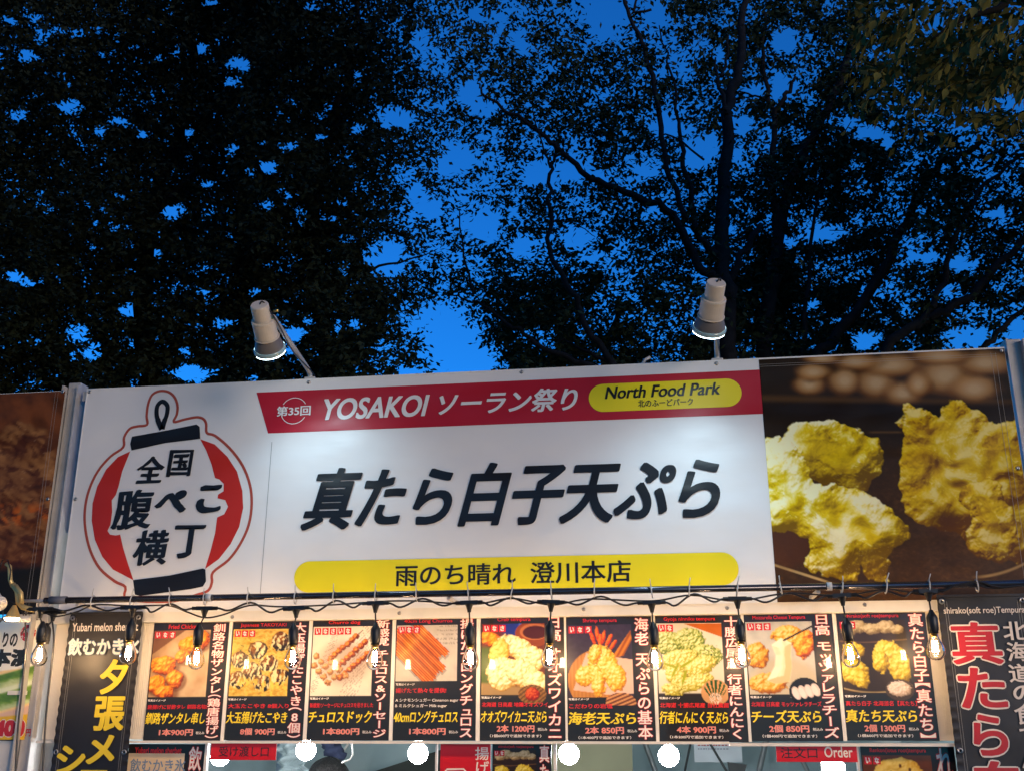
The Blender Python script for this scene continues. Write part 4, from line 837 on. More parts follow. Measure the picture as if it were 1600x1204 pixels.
glass_prof = [(.0125, 0), (.0135, .006), (.016, .013), (.022, .024), (.0275, .036), (.030, .048), (.0285, .061), (.023, .071), (.013, .078), (.0, .080)]
def bulb_parts(root, lit=True):
    """root empty sits on the pipe line at y=PYY; things hang below in local coordinates (world = root.location + local)"""
    L = root.location; drop = root['drop']; del root['drop']
    def P(x, y, z): return (L.x+x, L.y+y, L.z+z)
    V, Fc = merge([box_geo(L.x-.030, L.x+.030, L.y-.006, L.y+.006, L.z-.008, L.z+.006), lathe_geo([(.016, .006), (.012, .012), (.0075, .026), (.006, .034), (0, .034)], P(0, 0, 0), (0, 0, -1), 12), lathe_geo([(0, 0), (.0065, 0), (.0065, .02), (0, .02)], P(-.047, 0, -.001), (1, 0, 0), 8), lathe_geo([(0, 0), (.0065, 0), (.0065, .02), (0, .02)], P(.027, 0, -.001), (1, 0, 0), 8)])
    part('connector', V, Fc, M_rubber, root, smooth=False)
    lx, lz = root['dx'], -drop; del root['dx']
    V, Fc = tube_geo([P(0, 0, -.03), P(lx*.4, 0, lz*.35), P(lx, 0, lz+.062)], .0028, 8); part('wire', V, Fc, M_cable, root, smooth=True)
    O = P(lx, 0, lz+.066)
    V, Fc = lathe_geo([(.003, -.01), (.006, -.008), (.009, 0), (.0155, .010), (.0175, .016), (.0175, .054), (.0155, .058), (.0155, .066), (.0, .066)], O, (0, 0, -1), 18); sk = part('socket', V, Fc, M_rubber, root, smooth=True)
    if not lit: return
    O2 = P(lx, 0, lz); 
    V, Fc = lathe_geo([(.0125, -.004), (.0125, .010), (.0, .010)], O2, (0, 0, -1), 14); part('screw_cap', V, Fc, M_brass, sk, smooth=True)
    V, Fc = lathe_geo([(r*.97, s*1.02+.002) for r, s in glass_prof], O2, (0, 0, -1), 28); gb = part('glass_bulb', V, Fc, M_glass, root, smooth=True)
    rods = []
    for k in range(5):
        th = 2*math.pi*k/5+.3; c, s = math.cos(th), math.sin(th); z0 = O2[2]-.022; rods.append(tube_geo([(O2[0]+c*.0055, O2[1]+s*.0055, z0), (O2[0]+c*.0082, O2[1]+s*.0082, z0-.034)], .0017, 6))
    V, Fc = merge(rods); part('filament', V, Fc, M_fil, gb)
    V, Fc = tube_geo([(O2[0], O2[1], O2[2]-.008), (O2[0], O2[1], O2[2]-.026)], .003, 8); part('glass_stem', V, Fc, M_glass, gb, smooth=True)
conn_pts = []
for i, ((bx, by), (qx, qy)) in enumerate(zip(BULBS, CONN)):
    c = pix(qx, qy, PYY-.012); b = pix(bx, by-19, PYY-.012); conn_pts.append(c)
    r = thing('hanging_bulb', 'lit filament bulb in black socket hanging '+under_[i], 'light bulb', tuple(c), 'lit filament bulbs of the string light')
    r['drop'] = float(c[2]-b[2]); r['dx'] = float(b[0]-c[0]); bulb_parts(r); r.rotation_euler = (random.Random(i).uniform(-.06, .06), random.Random(i+40).uniform(-.05, .05), 0)
c = pix(84, 955, PYY+.03); r = thing('hanging_socket', 'unlit black socket hanging behind the leftmost bulb', 'lamp socket', tuple(c)); r['drop'] = .115; r['dx'] = -.02; bulb_parts(r, False)
# cable strung from connector to connector
TIES = [148, 209, 269, 322, 390, 463, 523, 588, 652, 733, 800, 862, 929, 1018, 1077, 1152, 1220, 1316, 1385, 1452, 1527]
path = []
for i, c in enumerate(conn_pts):
    if i == 0: path.append(c+np.array([-.05, .0, -.004]))
    path += [c+np.array([-.045, 0, -.001]), c+np.array([.045, 0, -.001])]
    if i+1 < len(conn_pts):
        d = conn_pts[i+1]; mid = (c+d)/2; zt_ = pipe_z(mid[0])-.017; rr = random.Random(i)
        path += [c*.72+d*.28+np.array([0, -.006, (-.012+rr.uniform(-.006, .004))]), np.array([mid[0], PYY-.010, zt_-rr.uniform(0, .004)]), c*.28+d*.72+np.array([0, -.006, -.010+rr.uniform(-.006, .006)])]
for px_, py_ in [(1490, 915), (1527, 908), (1560, 916), (1600, 913), (1660, 905)]: path.append(pix(px_, py_, PYY-.012))
cb = thing('string_light_cable', 'black string light cable strung along the pipe with drooping loops', 'cable', tuple(path[8]))
V, Fc = tube_geo(catmull(path, 6), .0036, 8); part('main_cable', V, Fc, M_cable, cb, smooth=True)
path2 = []
for a_, b_ in [(74, 958), (90, 962), (120, 955), (150, 944), (209, 946), (262, 945), (292, 955), (320, 964), (350, 959), (390, 945), (440, 947), (520, 944), (590, 939), (650, 938), (740, 943), (800, 934), (862, 944), (920, 935), (1018, 938), (1080, 929), (1150, 938), (1230, 926), (1316, 930), (1385, 920), (1452, 928), (1500, 912), (1560, 918), (1620, 905)]: path2.append(pix(a_, b_, PYY-.004))
V, Fc = tube_geo(catmull(path2, 6), .0030, 8); part('second_cable', V, Fc, M_cable, cb, smooth=True)
def cable(pts, y, label, r=.0035):
    P_ = [pix(*q, y) for q in pts]; t = thing('hanging_cable', label, 'cable', tuple(P_[-1])); V, Fc = tube_geo(catmull(P_, 6), r, 8); part('strand', V, Fc, M_cable, t, smooth=True)
cable([(46, 944), (40, 962), (40, 1010), (34, 1080), (27, 1150), (22, 1260)], -.18, 'thin black cable hanging in front of the cucumber poster')
cable([(80, 958), (84, 1000), (78, 1060), (71, 1130), (64, 1260)], -.10, 'black cable hanging down the post beside the sherbet banner')
cable([(-6, 975), (4, 966), (5, 950), (14, 938), (30, 948), (40, 972), (34, 990)], -.16, 'looped black cable under the brass clamp lamp', .0022)
nm = ['leftmost', 'second from the left', 'third from the left', 'fourth from the left', 'fifth from the left', 'sixth from the left', 'seventh from the left', 'eighth from the left', 'ninth from the left', 'tenth from the left', 'middle one, above the crab poster', 'tenth from the right', 'ninth from the right', 'eighth from the right', 'seventh from the right', 'sixth from the right', 'fifth from the right', 'fourth from the right', 'third from the right', 'second from the right', 'rightmost']
for i, px_ in enumerate(TIES):
    x = pix(px_, 925, PYY)[0]; z = pipe_z(x); t = thing('cable_tie', 'white nylon cable tie around the pipe, '+nm[i], 'cable tie', (x, PYY, z), 'cable ties along the pipe')
    rr = random.Random(i+5); th = np.linspace(0, 2*math.pi, 17); lean = rr.uniform(-.004, .004)
    V, Fc = tube_geo([(x+lean*math.sin(a), PYY-.004+.0165*math.cos(a), z-.006+.020*math.sin(a)) for a in th], .0022, 6, False); part('loop', V, Fc, M_tie, t, smooth=True)
    V, Fc = tube_geo([(x, PYY-.012, z+.010), (x+lean, PYY-.017, z+.020), (x+lean*2+rr.uniform(-.005, .005), PYY-.018, z+.020+rr.uniform(.012, .02))], .0018, 6); part('tail', V, Fc, M_tie, t, smooth=True)
# brass clamp lamp and white fitting at the left edge
M_gold = mat('gold_metal', (.78, .56, .22), rough=.42, metal=.55)
cl = thing('clamp_lamp', 'gold metal clamp with small lit lamp at the left edge of the pipe', 'lamp', tuple(pix(22, 950, -.2)))
def tb(n, pts, r, M, y=-.2, par=None, k=10): V, Fc = tube_geo([pix(*q, y) for q in pts], r, k); return part(n, V, Fc, M, par or cl, smooth=True)
tb('arm', [(10, 880), (15, 884), (16, 905), (20, 915)], .008, M_gold); tb('clamp_jaw', [(20, 912), (27, 922), (29, 940), (36, 948), (52, 952)], .010, M_gold); tb('clamp_jaw', [(24, 914), (33, 926), (34, 942)], .008, M_gold, -.225)
tb('clamp_bar', [(34, 938), (60, 938), (84, 937)], .006, M_alu)
tb('bracket', [(8, 966), (46, 966)], .012, M_frame, -.19); tb('wire', [(0, 886), (4, 874), (12, 874), (17, 890), (15, 905)], .0022, M_cable, -.21)
p = pix(22, 950, -.2); V, Fc = lathe_geo([(.006, -.012), (.012, 0), (.026, .028), (.030, .034)], tuple(p), (0, 0, -1), 18); part('shade', V, Fc, M_gold, cl, smooth=True)
V, Fc = lathe_geo([(.0, .020), (.018, .020), (.029, .036), (.024, .043), (0, .046)], tuple(p), (0, 0, -1), 18); part('lens', V, Fc, mat('clip_lamp_glow', (1, .8, .5), emis=(1, .74, .42), estr=22), cl, smooth=True)
wl = thing('white_lamp_head', 'white ribbed lamp head cut off at the left edge beside the gold clamp', 'lamp', tuple(pix(-2, 940, -.25))); O = pix(-6, 938, -.25)
V, Fc = lathe_geo([(.0, -.03), (.018, -.03), (.022, -.01), (.033, .004), (.034, .012), (.031, .014), (.034, .02), (.030, .028), (.0, .03)], tuple(O), (.45, -.2, -.75), 20); part('housing', V, Fc, M_frame, wl, smooth=False)

# ------------------------------------------------------------------ floodlights over the banner
M_beige = mat('cream_enamel', (.66, .58, .47), rough=.42, var=.08, vscale=40); M_shade = mat('grey_collar', (.17, .15, .14), rough=.45); M_ring = mat('glass_rim', (.35, .52, .53), rough=.15, spec=.8)
M_lens = mat('lamp_lens', (.9, .95, 1), emis=(.72, .92, 1.0), estr=7)
def floodlight(top_px, bot_px, ydep, lean, base_px, label, armside, aim, power):
    T = pix(*top_px, ydep-.035*0); Bc = pix(*bot_px, ydep+lean); ax = (Bc-T); L = np.linalg.norm(ax); ax /= L; s = .97; sl = L/.161
    t = thing('floodlight', label, 'floodlight', tuple(pix(*base_px, .02)))
    J = lambda prof: [(r*s, q*sl) for r, q in prof]
    V, Fc = lathe_geo(J([(0, 0), (.030, 0), (.0325, .003), (.0325, .052), (.0, .052)]), T, ax, 32); part('lamp_base', V, Fc, M_beige, t, smooth=False)
    V, Fc = lathe_geo(J([(.0, .049), (.041, .049), (.0425, .052), (.0425, .056), (.0415, .06), (.0425, .108), (.0, .11)]), T, ax, 32); lh_ = part('lamp_housing', V, Fc, M_beige, t, smooth=False)
    V, Fc = tube_geo([tuple(T+ax*sl*.107+(Vector(ax).orthogonal().normalized()*math.cos(a)+Vector(ax).cross(Vector(ax).orthogonal().normalized())*math.sin(a))*.0445*s) for a in np.linspace(0, 2*math.pi, 33)], .0022*s, 6, False); part('retaining_ring', V, Fc, M_beige, lh_, smooth=True)
    V, Fc = lathe_geo(J([(.040, .108), (.046, .118), (.055, .143)]), T, ax, 32); co_ = part('collar', V, Fc, M_shade, t, smooth=True)
    V, Fc = lathe_geo(J([(.055, .141), (.0585, .143), (.0585, .153), (.057, .1545)]), T, ax, 32); part('glass_rim', V, Fc, M_ring, co_, smooth=True)
    V, Fc = lathe_geo(J([(.0565, .1535), (.0572, .1545), (.0560, .1575), (.045, .160), (0, .162)]), T, ax, 32); part('lens', V, Fc, M_lens, t, smooth=True)
    base = pix(*base_px, .02); base[2] = min(base[2], 3.0); K = T+ax*sl*.03+np.array([armside, .03, .0]); mid = base+np.array([0, -.02, .03])
    V, Fc = tube_geo(catmull([base, mid, mid*.7+K*.3+np.array([0, 0, .002]), mid*.3+K*.7, K], 5), .0095, 12); part('arm', V, Fc, M_alu, t, smooth=True)
    V, Fc = tube_geo(catmull([T+ax*.004, T-ax*.018+np.array([.012, .02, 0]), K+np.array([.015, .012, -.02]), (K+mid)/2+np.array([.004, .004, -.022]), mid+np.array([.010, .012, .0]), base+np.array([.02, .02, -.01])], 6), .0028, 8); part('lead', V, Fc, M_cable, t, smooth=True)
    V, Fc = tube_geo([K+np.array([0, 0, -.01]), T+ax*sl*.035], .011, 10); sj_ = part('swivel_joint', V, Fc, M_brass, t, smooth=True)
    V, Fc = tube_geo([K+np.array([0, 0, .02]), K+np.array([.02 if armside > 0 else .01, 0, .022])], .005, 8); part('wing_nut', V, Fc, M_brass, sj_, smooth=True)
    box('clamp_foot', (base[0]-.022, base[0]+.022, .008, .04, 2.985, 3.012), M_alu, t, bevel=.003)
    # the lamp's own beam
    li = bpy.data.lights.new('beam', 'SPOT'); li.energy = FLOOD*power; li.color = (.62, .87, 1.0); li.spot_size = math.radians(104); li.spot_blend = 1.0; li.shadow_soft_size = .03*s
    lo = bpy.data.objects.new('beam', li); link(lo, t); q = Bc+ax*.03; lo.location = Vector(q)-t.location; lo.rotation_euler = Vector(q-pix(*aim, 0)).to_track_quat('Z', 'Y').to_euler()
    return t
FLOOD = 5.2
floodlight((405, 476), (423, 551), -.60, .16, (485, 590), 'beige floodlight on a slanted arm above the red lantern side of the banner', .030, (512, 850), .95)
floodlight((1119, 441), (1107, 519), -.64, .14, (1120, 556), 'beige floodlight on an upright arm above the North Food Park pill', .004, (1078, 960), 1.5)
# small fitting on the banner's top edge
sc_ = thing('pipe_stub', 'small bent pale metal bracket on the top edge of the banner', 'bracket', tuple(pix(1008, 565, .02))); V, Fc = tube_geo([pix(*q, .02) for q in [(1003, 570), (1008, 562), (1016, 558)]], .006, 8); part('bracket_arm', V, Fc, M_alu, sc_, smooth=True)

# ------------------------------------------------------------------ globe lamps inside the hatch
M_globe = mat('globe_glow', (1, .95, .88), emis=(.92, .96, 1.0), estr=75)
for (px_, py_), lb in zip([(344, 1180), (478, 1171), (653, 1176), (889, 1177), (1045, 1180)], ['white glowing globe lamp behind the red pickup sign', 'white glowing globe lamp below the takoyaki and churro dog posters', 'white glowing globe lamp left of the red frying poster', 'white glowing globe lamp in front of the olive partition', 'white glowing globe lamp in front of the pale tarp left of the notice']):
    c = pix(px_, py_, .55); t = thing('globe_lamp', lb, 'globe lamp', tuple(c), 'globe lamps inside the hatch'); prof = [(.040*math.sin(a), -.040*math.cos(a)) for a in np.linspace(0, math.pi, 15)]
    V, Fc = lathe_geo(prof, tuple(c), (0, 0, -1), 28); part('globe', V, Fc, M_globe, t, smooth=True)
    V, Fc = lathe_geo([(.004, -.14), (.016, -.12), (.018, -.05), (.015, -.036)], tuple(c), (0, 0, -1), 14); part('socket', V, Fc, M_frame, t, smooth=True)
a_ = pix(1288, 1192, .9); b_ = pix(1322, 1214, .9); t = thing('box_lamp', 'white rectangular lit lamp below the red order sign', 'lamp', (a_[0], .9, b_[2]))
box('diffuser', (a_[0], b_[0], .9, .96, b_[2], a_[2]), M_globe, t, bevel=.006); box('housing', (a_[0]-.004, b_[0]+.004, .962, .99, b_[2]-.004, a_[2]+.004), M_frame, t)

# ------------------------------------------------------------------ person inside the hatch, seen from behind
M_skin = mat('skin', (.55, .36, .27), rough=.55); M_shirt = mat('dark_blue_cloth', (.03, .04, .09), rough=.85, bump=.4, bscale=50); M_hairm = mat('black_hair', (.016, .013, .012), rough=.38, bump=.8, bscale=140)
hp = pix(516, 1182, 1.15); hx, hy, top = hp[0], 1.15, hp[2]; S = top/1.60
pr = thing('person', 'person with dark hair standing inside the hatch, only the crown showing', 'person', (hx, hy, 0))
J_ = dict(pel=(0, 0, .90), sp=(0, 0, 1.08), ch=(0, .01, 1.24), nk=(0, .0, 1.36), h0=(0, -.005, 1.42), h1=(0, -.01, 1.50), shL=(-.17, 0, 1.29), elL=(-.22, .06, 1.05), wrL=(-.15, .24, .98), haL=(-.12, .32, .98), shR=(.17, 0, 1.29), elR=(.22, .06, 1.05), wrR=(.15, .24, .98), haR=(.12, .32, .98), hiL=(-.09, 0, .86), knL=(-.10, .02, .47), anL=(-.10, 0, .08), toL=(-.10, .14, .03), hiR=(.09, 0, .86), knR=(.10, .02, .47), anR=(.10, 0, .08), toR=(.10, .14, .03))
Rr = dict(pel=.13, sp=.12, ch=.14, nk=.052, h0=.062, h1=.088, shL=.06, elL=.042, wrL=.028, haL=.035, shR=.06, elR=.042, wrR=.028, haR=.035, hiL=.085, knL=.055, anL=.04, toL=.032, hiR=.085, knR=.055, anR=.04, toR=.032)
kk = list(J_); ed = [('pel', 'sp'), ('sp', 'ch'), ('ch', 'nk'), ('nk', 'h0'), ('h0', 'h1'), ('ch', 'shL'), ('shL', 'elL'), ('elL', 'wrL'), ('wrL', 'haL'), ('ch', 'shR'), ('shR', 'elR'), ('elR', 'wrR'), ('wrR', 'haR'), ('pel', 'hiL'), ('hiL', 'knL'), ('knL', 'anL'), ('anL', 'toL'), ('pel', 'hiR'), ('hiR', 'knR'), ('knR', 'anR'), ('anR', 'toR')]
me = bpy.data.meshes.new('body'); me.from_pydata([tuple(np.array(J_[k])*S) for k in kk], [(kk.index(a), kk.index(b)) for a, b in ed], []); me.materials.append(M_shirt)
bo = bpy.data.objects.new('body', me); link(bo, pr); md = bo.modifiers.new('skin', 'SKIN'); me.skin_vertices.new() if not me.skin_vertices else None
for i, k in enumerate(kk): me.skin_vertices[0].data[i].radius = (Rr[k]*S,)*2
me.skin_vertices[0].data[0].use_root = True; md.use_smooth_shade = True; sb = bo.modifiers.new('smooth', 'SUBSURF'); sb.levels = 2; sb.render_levels = 2
V = []; nH = 36; mH = 24
for j in range(mH+1):
    ph = math.pi*j/mH*.80
    for i in range(nH):
        th = 2*math.pi*i/nH; r = .105*math.sin(ph)*(1+.015*math.sin(th*11+j)); V.append((hx+r*math.cos(th)*.92*S*1.05, hy-.01+r*math.sin(th)*1.12*S, (1.50+.10*math.cos(ph))*S+.003*math.sin(th*7+2)))
Fc = [(j*nH+i, j*nH+(i+1) % nH, (j+1)*nH+(i+1) % nH, (j+1)*nH+i) for j in range(mH) for i in range(nH)]; part('hair', V, Fc, M_hairm, pr, smooth=True)
cp_ = thing('folded_cloth', 'dark blue cloth bundle hanging above the person inside the hatch', 'cloth', tuple(pix(520, 1185, 1.4)))
V = []
for j in range(13):
    for i in range(18):
        th = 2*math.pi*i/18; ph = math.pi*j/12; n_ = 1+.22*math.sin(3*th+j)+.12*math.sin(5*th-2*j); c = pix(521, 1171, 1.4); V.append((c[0]+.055*math.sin(ph)*math.cos(th)*n_, c[1]+.04*math.sin(ph)*math.sin(th)*n_, c[2]+.040*math.cos(ph)*n_-.015*math.cos(th)))
part('bundle', V, [(j*18+i, j*18+(i+1) % 18, (j+1)*18+(i+1) % 18, (j+1)*18+i) for j in range(12) for i in range(18)], M_shirt, cp_, smooth=True)

# ------------------------------------------------------------------ trees
def leafmat(name, c):
    M = mat(name, c, rough=.75, var=.35, vscale=3, spec=.08); t = M.node_tree; p = t.nodes['Principled BSDF']; return M
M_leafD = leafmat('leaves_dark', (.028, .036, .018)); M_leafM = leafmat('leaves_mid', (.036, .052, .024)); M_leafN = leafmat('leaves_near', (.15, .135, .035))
M_bark = mat('bark', (.022, .020, .018), spec=.1, rough=.9, var=.3, vscale=12, bump=.8, bscale=35)
GAPS = [(55,25,12,8),(65,55,12,12),(15,35,15,8),(90,48,12,6),(120,50,14,7),(150,45,10,6),(0,80,6,12),(190,8,8,6),(335,4,20,6),(208,70,9,5),(250,85,9,8),(278,76,8,7),(312,75,12,9),(340,65,8,6),(372,100,18,12),(368,130,16,10),(487,10,12,10),(510,5,8,5),(430,118,6,4),(455,155,10,6),(435,175,8,6),(27,178,16,10),(110,165,22,14),(45,90,15,10),(185,190,18,8),(225,207,10,8),(155,205,10,10),(285,205,15,10),(360,232,15,7),(405,222,8,5),(452,225,14,9),(500,215,15,6),(420,258,18,14),(395,270,10,8),(325,285,12,8),(350,265,8,6),(415,318,12,12),(445,300,12,6),(470,325,8,6),(270,330,20,14),(190,305,10,5),(245,270,6,6),(148,345,6,6),(170,345,5,7),(180,355,6,7),(200,355,6,5),(110,350,6,6),(140,380,10,7),(355,365,10,6),(510,340,12,6),(535,315,10,8),
(25,430,18,12),(48,438,12,8),(72,441,5,5),(240,395,18,8),(275,447,10,8),(318,455,10,9),(320,413,8,5),(200,480,16,14),(120,520,16,16),(145,545,16,12),(115,555,8,8),(210,535,16,7),(400,452,16,6),(350,500,20,10),(345,535,8,6),(440,500,12,8),(460,520,18,14),(480,495,10,8),(455,545,12,8),(300,580,30,15),(245,585,12,6),(395,588,16,6),(290,550,12,8),(530,505,10,10),(535,420,8,12),
(615,180,26,17),(722,242,26,19),(700,262,20,12),(850,272,30,20),(895,268,22,18),(940,12,42,30),(1022,18,20,22),(940,48,22,12),(745,25,17,13),(775,30,16,10),(810,60,14,20),(820,82,8,8),(660,60,16,13),(670,82,12,12),(740,140,22,22),(762,165,22,12),(555,120,10,10),(560,200,14,7),(604,398,32,15),(650,300,14,16),(670,322,22,12),(760,350,17,24),(905,370,22,15),(1040,200,16,13),(1005,265,20,14),
(605,400,30,24),(705,530,40,52),(690,495,32,22),(720,562,52,26),(640,578,20,12),(650,510,10,15),(815,385,22,16),(920,405,15,8),(555,505,10,8),(600,540,12,8),
(1225,60,22,18),(1220,132,20,20),(1175,142,20,12),(1125,85,15,12),(1105,230,20,24),(1080,240,16,20),(1150,240,13,11),(1300,5,8,5),(1375,20,10,8),(1465,38,14,9),(1360,205,26,13),(1330,190,14,9),(1385,220,12,10),(1500,195,16,12),(1530,165,15,8),(1580,160,22,11),(1510,215,10,10),(1160,195,16,13),(1281,363,34,14),(1230,375,13,9),(1140,360,8,10),(1480,450,18,8),(1500,410,26,13),(1515,527,42,16),(1592,510,18,30),(1350,530,25,13),(1270,470,12,6),(1290,540,20,10),(1595,555,14,10),(1440,400,22,8),(1560,330,18,8)]
GAPS = np.array(GAPS, float)
def cover(x, y):
    """how closely the foliage closes over the sky, by direction"""
    wx = x+18*(fbm(x/26, y/26, 91)-.5); wy = y+18*(fbm(x/26, y/26, 92)-.5)
    b = np.full(x.shape, .987)-.16*sm(585, 640, x)*sm(800, 740, x)*sm(150, 220, y)
    mid = sm(530, 650, x)*sm(1110, 1040, x); b = b-mid*.17*sm(470, 400, y)-mid*.06
    b = b-.10*sm(1040, 1110, x)*sm(480, 430, y+.15*(x-1080))*sm(1500, 1380, x+1.0*y-100)
    b = b-.09*sm(1380, 1450, x)*sm(150, 220, y)
    n = fbm(wx/34, wy/26, 33, 3); k = mid+sm(1040, 1110, x)
    b = b+.03*k-sm(.56, .36, n)*.42*np.clip(k, 0, 1)-np.clip(.36-n, 0, 1)*1.6*(1-np.clip(k, 0, 1))
    n2 = fbm(wx/9, wy/8, 35, 2); b = b-np.clip(.34-n2, 0, 1)*(.45+.8*np.clip(k, 0, 1))
    gcut = np.zeros(x.shape)
    fine = 2.0*(fbm(x/8, y/7, 77, 2)-.5)
    for a, c, rx, ry in GAPS:
        q_ = 1.12 if a > 560 else .95; d = 1-((wx-a)/(rx*q_))**2-((wy-c)/(ry*q_))**2; d = d+np.clip(1+d, 0, 1)*fine*(1 if a < 560 else .5); gcut = np.maximum(gcut, sm(-.9, .8, d)*(min(1, .60+max(rx, ry)/45) if a > 560 else min(.97, .66+max(rx, ry)/60)))
    return np.clip(b*(1-gcut), .0, .992)
def make_leaves(name, N, region, depth, length, seed, M, parent, per=7, droop=.35, leafw=.42, spread=1.0, keep_fn=None, kind='stuff'):
    r = np.random.default_rng(seed); x0, x1, y0, y1 = region
    px_ = r.uniform(x0, x1, N); py_ = r.uniform(y0, y1, N)
    dep = depth(px_, py_)+r.normal(0, .55, N)
    D = _f[None]+_r2[None]*((px_-800)/F_PX)[:, None]+_u2[None]*((602-py_)/F_PX)[:, None]
    Cn = CAM[None]+D*((dep-CAM[1])/D[:, 1])[:, None]
    yaw = r.uniform(0, 2*math.pi, N); tilt = r.normal(-.25, .35, N)
    T = np.stack([np.cos(yaw)*np.cos(tilt), np.sin(yaw)*np.cos(tilt), np.sin(tilt)], 1)
    k = np.arange(per); side = np.where(k % 2 == 0, 1., -1.); pos = (k-(per-1)/2)/per
    sp = length*per*.42*spread
    base = Cn[:, None]+T[:, None]*(pos*sp)[None, :, None]+r.normal(0, length*.25, (N, per, 3))
    perp = np.cross(T, [0, 0, 1.]); perp /= np.linalg.norm(perp, axis=1)[:, None]+1e-9
    ld = T[:, None]*.55+perp[:, None]*side[None, :, None]*.8+np.array([0, 0, -droop])+r.normal(0, .28, (N, per, 3))
    ld /= np.linalg.norm(ld, axis=2)[..., None]
    base = base.reshape(-1, 3); ld = ld.reshape(-1, 3); d = base-CAM; zz = d@_f
    qx = 800+F_PX*(d@_r2)/zz; qy = 602-F_PX*(d@_u2)/zz
    c = cover(qx, qy)
    if keep_fn is not None: c = c*keep_fn(qx, qy)
    p = -np.log(1-np.clip(c, 0, .992))/3.3
    ok = (r.uniform(0, 1, len(qx)) < p) & (base[:, 1] > .35); base = base[ok]; ld = ld[ok]; n = len(base)
    L = length*r.uniform(.7, 1.25, n)[:, None]; w = np.cross(ld, r.normal(0, 1, (n, 3))*.6+np.array([0, 0, 1.])); w /= np.linalg.norm(w, axis=1)[:, None]+1e-9
    w *= L*leafw/2; nrm = np.cross(ld, w); tip = base+ld*L; m1 = base+ld*L*.42
    V = np.stack([base, m1+w+nrm*.12, tip, m1-w+nrm*.12], 1).reshape(-1, 3)
    i0 = np.arange(n)*4; q = np.stack([np.stack([i0, i0+1, i0+2], 1), np.stack([i0, i0+2, i0+3], 1)], 1).reshape(-1, 3)
    V = V-np.array(wloc(parent)); me = bpy.data.meshes.new(name)
    me.vertices.add(len(V)); me.vertices.foreach_set('co', V.ravel()); me.loops.add(q.size); me.loops.foreach_set('vertex_index', q.ravel())
    me.polygons.add(len(q)); me.polygons.foreach_set('loop_start', np.arange(0, q.size, 3)); me.polygons.foreach_set('loop_total', np.full(len(q), 3)); me.update(calc_edges=True)
    me.materials.append(M); o = bpy.data.objects.new(name, me); link(o, parent)
    if kind: o['kind'] = kind
    return o, n
def limb(pts, y, w0, w1, parent, name='branch', ground=False, dy=0.0):
    P = []; n = len(pts)
    for i, q in enumerate(pts): P.append(pix(*q, y+dy*i/(n-1)))
    P = catmull(P, 5); 
    dist = y+3.8; R0 = w0/2*dist/F_PX; R1 = w1/2*dist/F_PX; rad = list(np.linspace(R0, R1, len(P)))
    if ground:
        b = P[0].copy(); P = [np.array([b[0], b[1], -.1]), np.array([b[0], b[1], .5])]+P; rad = [R0*1.9, R0*1.4]+rad
    P = [p+np.array([0, 0, 0])+(0 if i in (0, len(P)-1) else 1)*np.array([.02, .02, .02])*np.random.default_rng(i).normal(0, 1, 3)*min(1, w0/14) for i, p in enumerate(P)]
    V, Fc = tube_geo(P, rad, 10); return part(name, V, Fc, M_bark, parent, smooth=True)
def tree(label, bx, by_, y): 
    b = pix(bx, by_, y); return thing('broadleaf_tree', label, 'tree', (b[0], y, 0), 'broadleaf trees rising behind the stall')
ld = lambda a, s, A: (lambda x, y: a+A*(fbm(x/110, y/90, s)-.5)*2)
# left trees
tA = tree('dense dark tree filling the sky over the lantern emblem', 240, 700, 7.5)
limb([(240, 640), (232, 560), (225, 420), (245, 300), (285, 200), (300, 90), (310, -60)], 7.5, 40, 12, tA, 'trunk', True)
limb([(228, 430), (160, 380), (60, 330), (-40, 300)], 7.5, 16, 6, tA); limb([(262, 250), (340, 205), (430, 205), (520, 210)], 7.5, 14, 4, tA); limb([(245, 330), (330, 235), (345, 150), (350, 40)], 7.2, 12, 4, tA)
limb([(228, 470), (120, 470), (30, 500)], 7.2, 10, 4, tA); limb([(232, 560), (150, 570), (40, 560)], 7.3, 9, 3, tA)
cnt = [make_leaves('crown', 42000, (-300, 420, -150, 700), ld(7.3, 5, 1.3), .078, 1, M_leafD, tA, leafw=.52)[1]]
tB = tree('dense dark tree between the left floodlight and the open gap of sky', 520, 640, 6.5)
limb([(525, 700), (520, 600), (500, 480), (490, 380), (500, 260), (540, 140), (560, -40)], 6.5, 34, 8, tB, 'trunk', True)
limb([(498, 470), (560, 425), (640, 405), (690, 392)], 6.5, 8, .8, tB); limb([(490, 380), (420, 300), (380, 200), (330, 150)], 6.5, 12, 4, tB); limb([(515, 560), (580, 540), (640, 520)], 6.4, 8, 3, tB); limb([(500, 280), (580, 240), (650, 215)], 6.4, 10, 3, tB)
wB = lambda x, y: sm(330, 420, x)*sm(700, 620, x)
cnt.append(make_leaves('crown', 24000, (320, 720, -150, 680), ld(6.4, 6, 1.1), .072, 2, M_leafD, tB, keep_fn=wB, leafw=.52)[1])
